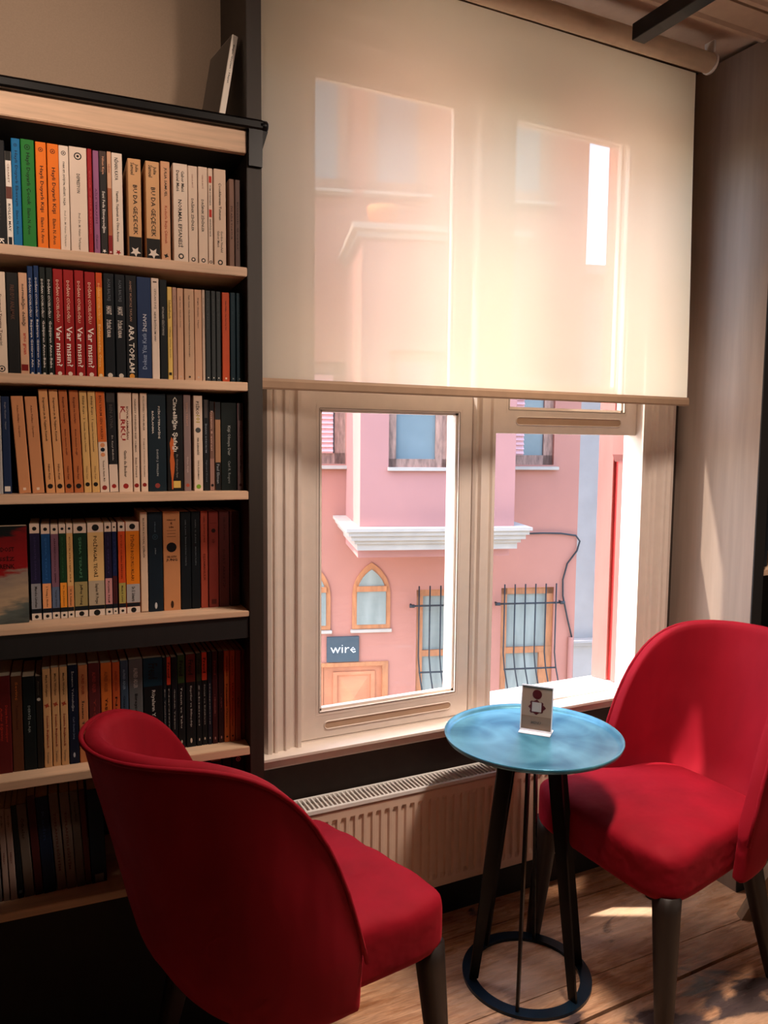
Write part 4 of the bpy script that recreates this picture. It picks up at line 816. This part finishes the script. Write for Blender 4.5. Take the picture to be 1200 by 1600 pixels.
  ('8c3830', 'tall red-brown paperback with small dark portrait mark', [('@o', .20, 0, .22, '2c1414', 0), ('@b', .12, .125, .7, '5a2420', 0), ('DİP', .29, .33, .3, '4a1c18', 0), ('@q', .94, 0, .25, '5a2420', 0)]),
  ('5e2c2a', 'tall maroon paperback', [('CARL GUSTAV JUNG', .06, .3, .25, '3a1818', 0), ('DÖRT ARKETİP', .4, .8, .3, '3a1818', 0)]),
  ('4a2424', 'tall darker maroon paperback', [('KIRMIZI KİTAP', .25, .7, .25, '2c1414', 0)])]),
 ('on the fifth book row', R5, .045, 0, [
  ('5c1818', 'wide dark red paperback with bright red print', [('Dünya Bunu Konuşuyor', .30, .68, .2, 'b03024', .2), ('Adler Eğitimi', .32, .66, .2, 'b03024', -.12)]),
  ('5c3420', 'brown paperback with orange print at its head', [('Sevinç', .06, .25, .3, 'c06a30', 0), ('Yaşama Sanatı', .3, .56, .3, '4a2414', 0)]),
  ('10181a', 'black paperback lettered DERVİŞ', [('DERVİŞ ve Aşk', .31, .60, .3, '8a9490', 0)]),
  ('201d1a', 'slim dark brown paperback with a white dot', [('@o', .25, 0, .3, 'b8b0a4', 0), ('Annemi', .05, .2, .3, '5a5248', 0)]),
  ('d4a472', 'buff paperback with dark red title', wolynn()), ('d4a472', 'buff paperback with dark red title', wolynn()), ('d4a472', 'buff paperback with dark red title', wolynn()),
  ('121a30', 'deep navy paperback with pale title', [('İnsanın Yolculuğu', .06, .46, .34, 'a8a8ac', 0), ('Carl Gustav Jung', .52, .75, .26, '6a7890', 0), ('@e', .91, 0, .25, 'b0b4c0', 0)]),
  ('c47c50', 'dull orange paperback beside the navy one', adler('İnsanı Tanıma')),
  ('5c2426', 'maroon paperback with red lettering', adler('Yaşamın', '8a3430', 'a83a34')),
  ('d46c2c', 'orange paperback just above the chair back', adler('Yaşam Sanatı', '3a1c10', '9a4a24')), ('c8582c', 'slim red-orange paperback above the chair back', adler('Nevroz', '3a1c10', '9a3a24')),
  ('3c4c60', 'slate blue paperback', adler('Güzel Zaman', '1c2838', '8aa0b8')), ('5e5e60', 'wide grey paperback', adler('Bireysel Psikoloji', '1c1c1e', 'b4b0ac')),
  ('111316', 'very wide black paperback with dark teal head', freud('113444', 'Rüyaların Yorumu', .30, 'c8c4bc')),
  ('141c24', 'thin black paperback between teal and red heads', freud('', 'Bir Yanılsama')), ('111316', 'thin black paperback with bright red-orange head, left one', freud('c8442c', 'Narsizm')),
  ('14161c', 'plain black paperback', freud('', 'Günlük Yaşam')), ('111316', 'black paperback with moss green head', freud('304824', 'Totem ve Tabu')),
  ('111316', 'black paperback with brick red head', freud('5c241c', 'Espriler ve Bilinçdışı')), ('111316', 'black paperback with olive green head', freud('26301e', 'Sekizinci')),
  ('111316', 'thin black paperback with bright red-orange head, right one', freud('c8442c', 'Sanat ve Edebiyat')), ('161824', 'thin blue-black paperback', freud('', 'Metapsikoloji')),
  ('3a1618', 'thin dark maroon paperback', [('Freud', .1, .25, .4, '7a2c28', 0), ('• CİNSELLİK •', .46, .7, .3, '9a5a54', 0), ('@e', .94, 0, .24, 'c08a80', 0)]),
  ('2c1618', 'thin blackish maroon paperback', [('• AŞK •', .46, .66, .3, '8a4a48', 0), ('@e', .94, 0, .24, 'c08a80', 0)]),
  ('b4602c', 'burnt orange paperback with black lettering', [('SIGMUND FREUD', .06, .28, .3, '6a3214', 0), ('Psikanaliz Üzerine', .36, .84, .36, '2c140a', 0), ('@o', .94, 0, .2, '2c140a', 0)]),
  ('b4602c', 'burnt orange paperback with black lettering', [('SIGMUND FREUD', .06, .28, .3, '6a3214', 0), ('Nadir Konuşmalar', .36, .84, .36, '2c140a', 0), ('@o', .94, 0, .2, '2c140a', 0)]),
  ('7a4428', 'dull brown-orange paperback', [('Yas', .5, .64, .3, '3a1c10', 0)]), ('542e1e', 'dark brown paperback against the side panel', [])]),
 ('on the lowest book row', R6, .045, 1, [
  ('6a6260', 'dim grey paperback', []), ('a08a80', 'dim pinkish grey paperback', [('Doğu', .08, .2, .3, '3a2c28', 0), ('Hikaye', .48, .6, .3, '6a2420', 0)]),
  ('a08a80', 'dim pinkish grey paperback', [('Doğu', .08, .2, .3, '3a2c28', 0), ('Hikaye', .48, .6, .3, '6a2420', 0)]),
  ('141a1c', 'thin black leaning paperback', [('@q', .93, 0, .3, '5a6468', 0)]), ('6a5e54', 'dim grey-brown leaning paperback', [('Öfkeler', .15, .38, .4, '3a322c', 0)]),
  ('4a1c1c', 'dark red leaning paperback', []), ('10203a', 'wide dark blue leaning paperback', [('Kadın', .15, .45, .25, '24385c', 0)]),
  ('7c6c62', 'grey paperback with long reddish title', [('TOPLANTILI EĞİTİM', .2, .8, .34, '5a3028', 0)]), ('7c6c62', 'grey paperback with long reddish title', [('TOPLANTILI EĞİTİM', .2, .8, .34, '5a3028', 0)]),
  ('6a6058', 'plain dim grey-brown paperback', [('Dr. Joseph Murphy', .12, .32, .26, '3a322c', 0)]), ('5c2820', 'thin russet paperback', []), ('1c3044', 'wide slate blue paperback beside the chair back', [('@q', .95, 0, .3, '8a9090', 0)]),
  ('14171a', 'black paperback seen in the gap above the red chair', []), ('1a1c22', 'thin charcoal paperback in the gap above the red chair', []), ('101214', 'black paperback with a white ring near its head', [('@r', .05, 0, .2, 'd8d0c8', 0)])]),
]
R6 += [(-78, 24, 228, 0), (-52, 20, 232, 0), (-30, 27, 238, 0)]
PAGES = mat('page_block', 'd8c8b0', .9, var=.08, nscale=200)
ORD = ['leftmost', 'second from left', 'third from left', 'rightmost']
def book(w, h, root_loc, lean, col, prints, z, depth=.130):
    t = w/1000-.0005; H = h/1000; bmk = bmesh.new(); c = .0006
    # paper cover: spine with slightly rounded edges and two boards
    r = min(.0016, t*.2)
    prism(bmk, [(0, depth), (0, r), (r*.3, r*.3), (r, 0), (t-r, 0), (t-r*.3, r*.3), (t, r), (t, depth), (t-c, depth), (t-c, .002), (c, .002), (c, depth)], 0, H)
    o = link('book', bmk, paper(col)); M = MB_ @ Matrix.Translation((root_loc[0], root_loc[1], z)) @ Matrix.Rotation(-R(lean), 4, 'Y'); o.matrix_world = M
    bmk = bmesh.new(); bx(bmk, c, t-c, .0021, depth-.001, .001, H-.001); link('page_block', bmk, PAGES, o)
    if prints:
        bmk = bmesh.new(); ms_, idx = [], {}
        def mi(h):
            if h not in idx: idx[h] = len(ms_); ms_.append(paper(h))
            return idx[h]
        for p in prints:
            s, a, b, size, cc, xo = p[:6]; md = p[6] if len(p) > 6 else 'down'; m_ = mi(cc); cx = t*(.5+xo)
            if s == '@b': quad(bmk, (t-t*size*.98)/2 if size < 1 else .0004, (t+t*size*.98)/2 if size < 1 else t-.0004, H*(1-b)+.0004, H*(1-a), -.00012, m_)
            elif s == '@o': disc(bmk, cx, H*(1-a), t*size, -.0003, m_)
            elif s == '@r': disc(bmk, cx, H*(1-a), t*size, -.0003, m_, 16, t*size*.72); disc(bmk, cx, H*(1-a), t*size*.35, -.0003, m_, 8)
            elif s == '@e': 
                v = [bmk.verts.new((cx+t*size*.45*math.cos(q*math.pi/5), -.0003, H*(1-a)+t*size*1.2*math.sin(q*math.pi/5))) for q in range(10)]; bmk.faces.new(v).material_index = m_
            elif s == '@q': quad(bmk, cx-t*size, cx+t*size, H*(1-a)-t*size, H*(1-a)+t*size, -.0003, m_)
            elif s in ('@s', '@g', '@x'):
                n, k0 = {'@s': (10, .45), '@g': (24, .78), '@x': (8, .5)}[s]
                v = [bmk.verts.new((cx+t*size*(1 if q % 2 else k0)*math.cos(q*2*math.pi/n+.4), -.0003, H*(1-a)+t*size*(1 if q % 2 else k0)*math.sin(q*2*math.pi/n+.4))) for q in range(n)]; bmk.faces.new(v).material_index = m_
                if s == '@g': disc(bmk, cx, H*(1-a), t*size*.5, -.00035, mi(col), 10)
            elif s == '@f':
                P = [(0, .0), (.28, .06), (.40, .22), (.22, .34), (.38, .50), (.30, .66), (.16, .82), (.14, 1), (0, 1), (-.04, .8), (-.16, .62), (-.22, .45), (-.12, .3), (-.22, .12)]
                bmk.faces.new([bmk.verts.new((cx+t*size*x, -.0002, H*(1-(a+(b-a)*y)))) for x, y in P]).material_index = m_
            elif md == 'flatc': text_bm(bmk, s, cx-t*size/2, cx+t*size/2, H*(1-a), H*.022 if s != 'JUNG' else H*.034, 'flat', -.0004, m_)
            elif size > 0: text_bm(bmk, s, H*(1-a), H*(1-b), cx, t*size*.95, md, -.0004, m_)
        link('spine_print', bmk, ms_, o)
    return o
for ri, (phrase, D_, v, useLean, specs) in enumerate(ROWS):
    count = {}
    for s in specs: count[s[1]] = count.get(s[1], 0)+1
    seen = {}
    for (u, w_, h, lean), (col, desc, prints) in zip(D_, specs):
        if lean < 1.1 or not useLean: lean = 0
        o = book(w_, h, (u/1000, v+random.uniform(-.001, .001), 0), lean, col, prints, BZ[ri]+.0002)
        k = seen.get(desc, 0); seen[desc] = k+1; n = count[desc]
        lab = desc+' '+phrase
        if n > 1:
            lab += ', '+(['leftmost', 'middle', 'rightmost'][k] if n == 3 else ['left', 'right'][k] if n == 2 else ORD[k])+' of '+['', '', 'the two', 'three', 'four'][n]
        for q_, w_ in zip('ğıİşçöüÇŞĞÖÜ', 'giIscouCSGOU'): lab = lab.replace(q_, w_)
        words = lab.split()
        if len(words) > 16: print('LONG', lab)
        tag(o, lab, 'book', 'paperbacks '+phrase)
# face-out book at the left end of the fourth row
def cover_art():
    M = bpy.data.materials.new('feathered_cover_print'); M.use_nodes = True; n = M.node_tree; L = n.links; b = n.nodes['Principled BSDF']; b.inputs['Roughness'].default_value = .35
    tc = n.nodes.new('ShaderNodeTexCoord'); sx = n.nodes.new('ShaderNodeSeparateXYZ'); L.new(tc.outputs['Object'], sx.inputs[0])
    nz = n.nodes.new('ShaderNodeTexNoise'); nz.inputs['Scale'].default_value = 28; nz.inputs['Detail'].default_value = 8; mp = n.nodes.new('ShaderNodeMapping'); mp.inputs['Rotation'].default_value = (0, .6, 0); mp.inputs['Scale'].default_value = (1, 1, 4)
    L.new(tc.outputs['Object'], mp.inputs[0]); L.new(mp.outputs[0], nz.inputs['Vector'])
    a = n.nodes.new('ShaderNodeMath'); a.operation = 'MULTIPLY_ADD'; a.inputs[1].default_value = .07; L.new(nz.outputs[0], a.inputs[0]); L.new(sx.outputs[2], a.inputs[2])
    q = n.nodes.new('ShaderNodeMath'); q.operation = 'MULTIPLY_ADD'; q.inputs[1].default_value = -.35; L.new(sx.outputs[0], q.inputs[0]); L.new(a.outputs[0], q.inputs[2])
    mr = n.nodes.new('ShaderNodeMapRange'); mr.inputs[1].default_value = -.03; mr.inputs[2].default_value = .24; L.new(q.outputs[0], mr.inputs[0])
    rp = n.nodes.new('ShaderNodeValToRGB'); cs = [(.0, '14222a'), (.20, '5a625e'), (.28, 'b0987c'), (.46, '8c7c70'), (.50, '8a1418'), (.74, '7a1418'), (.80, '10181a')]
    e = rp.color_ramp.elements; e[0].position = 0; e[0].color = (*lin(cs[0][1]), 1); e[1].position = cs[-1][0]; e[1].color = (*lin(cs[-1][1]), 1)
    for p, c in cs[1:-1]: x = e.new(p); x.color = (*lin(c), 1)
    L.new(mr.outputs[0], rp.inputs[0]); L.new(rp.outputs[0], b.inputs['Base Color']); return M
bm = bmesh.new(); bx(bm, 0, .135, 0, .022, 0, .196, bev=.0006)
o = link('book', bm, cover_art()); o.matrix_world = MB_ @ Matrix.Translation((-.573, .050, BZ[3]+.0002)); tag(o, 'face-out book with red and white feathered cover, left end of the fourth row', 'book')
bm = bmesh.new(); text_bm(bm, 'ALTI DOST', .065, .112, .150, .009, 'flat', -.0005); text_bm(bm, 'SESSİZ', .07, .112, .132, .010, 'flat', -.0005); text_bm(bm, 'RENK', .085, .112, .116, .009, 'flat', -.0005)
link('cover_print', bm, paper('2c0c0e'), o)
bm = bmesh.new(); bx(bm, .001, .134, .001, .021, -.0001, .1962); link('page_block', bm, PAGES, o)
# the one leaning on the top shelf against the side panel
bm = bmesh.new(); bx(bm, 0, .0125, 0, .135, 0, .205, bev=.0008)
o = link('book', bm, [paper('f2e8dc')]); o.matrix_world = MB_ @ Matrix.Translation((-.0535, .045, 2.0612)) @ Matrix.Rotation(R(10), 4, 'Y') @ Matrix.Rotation(R(9), 4, 'Z'); tag(o, 'single white book leaning against the side panel on the top shelf above the ladder rail', 'book')
bm = bmesh.new(); text_bm(bm, 'Engin Geçtan · Hayat', .185, .105, .00625, .004, 'down', -.0004); link('spine_print', bm, paper('4a423c'), o)
bm = bmesh.new(); bx(bm, -.0004, -.00005, .004, .133, .002, .203); link('front_cover', bm, paper('6e665e'), o)
bm = bmesh.new(); bx(bm, .001, .0115, .001, .134, .001, .2052); link('page_block', bm, PAGES, o)
# a few books on the right-hand bookcase
for x, w_, h, z, c, d_ in ((.060, .013, .165, 1.0352, 'd8cabb', 'small white paperback on the right-hand bookcase, lower visible shelf'), (.10, .03, .20, 1.0352, '24303c', 'dark blue book on the right-hand bookcase, lower visible shelf'), (.050, .022, .19, 1.3262, '5a2c34', 'maroon book on the right-hand bookcase, upper visible shelf'), (.08, .03, .21, 1.3262, '8a7468', 'dusty beige book on the right-hand bookcase, upper visible shelf')):
    bm = bmesh.new(); bx(bm, 0, w_, 0, .13, 0, h, bev=.0006); o = link('book', bm, paper(c)); o.location = (2.06+x, 1.61+.05, z); tag(o, d_, 'book', 'books on the right-hand bookcase')
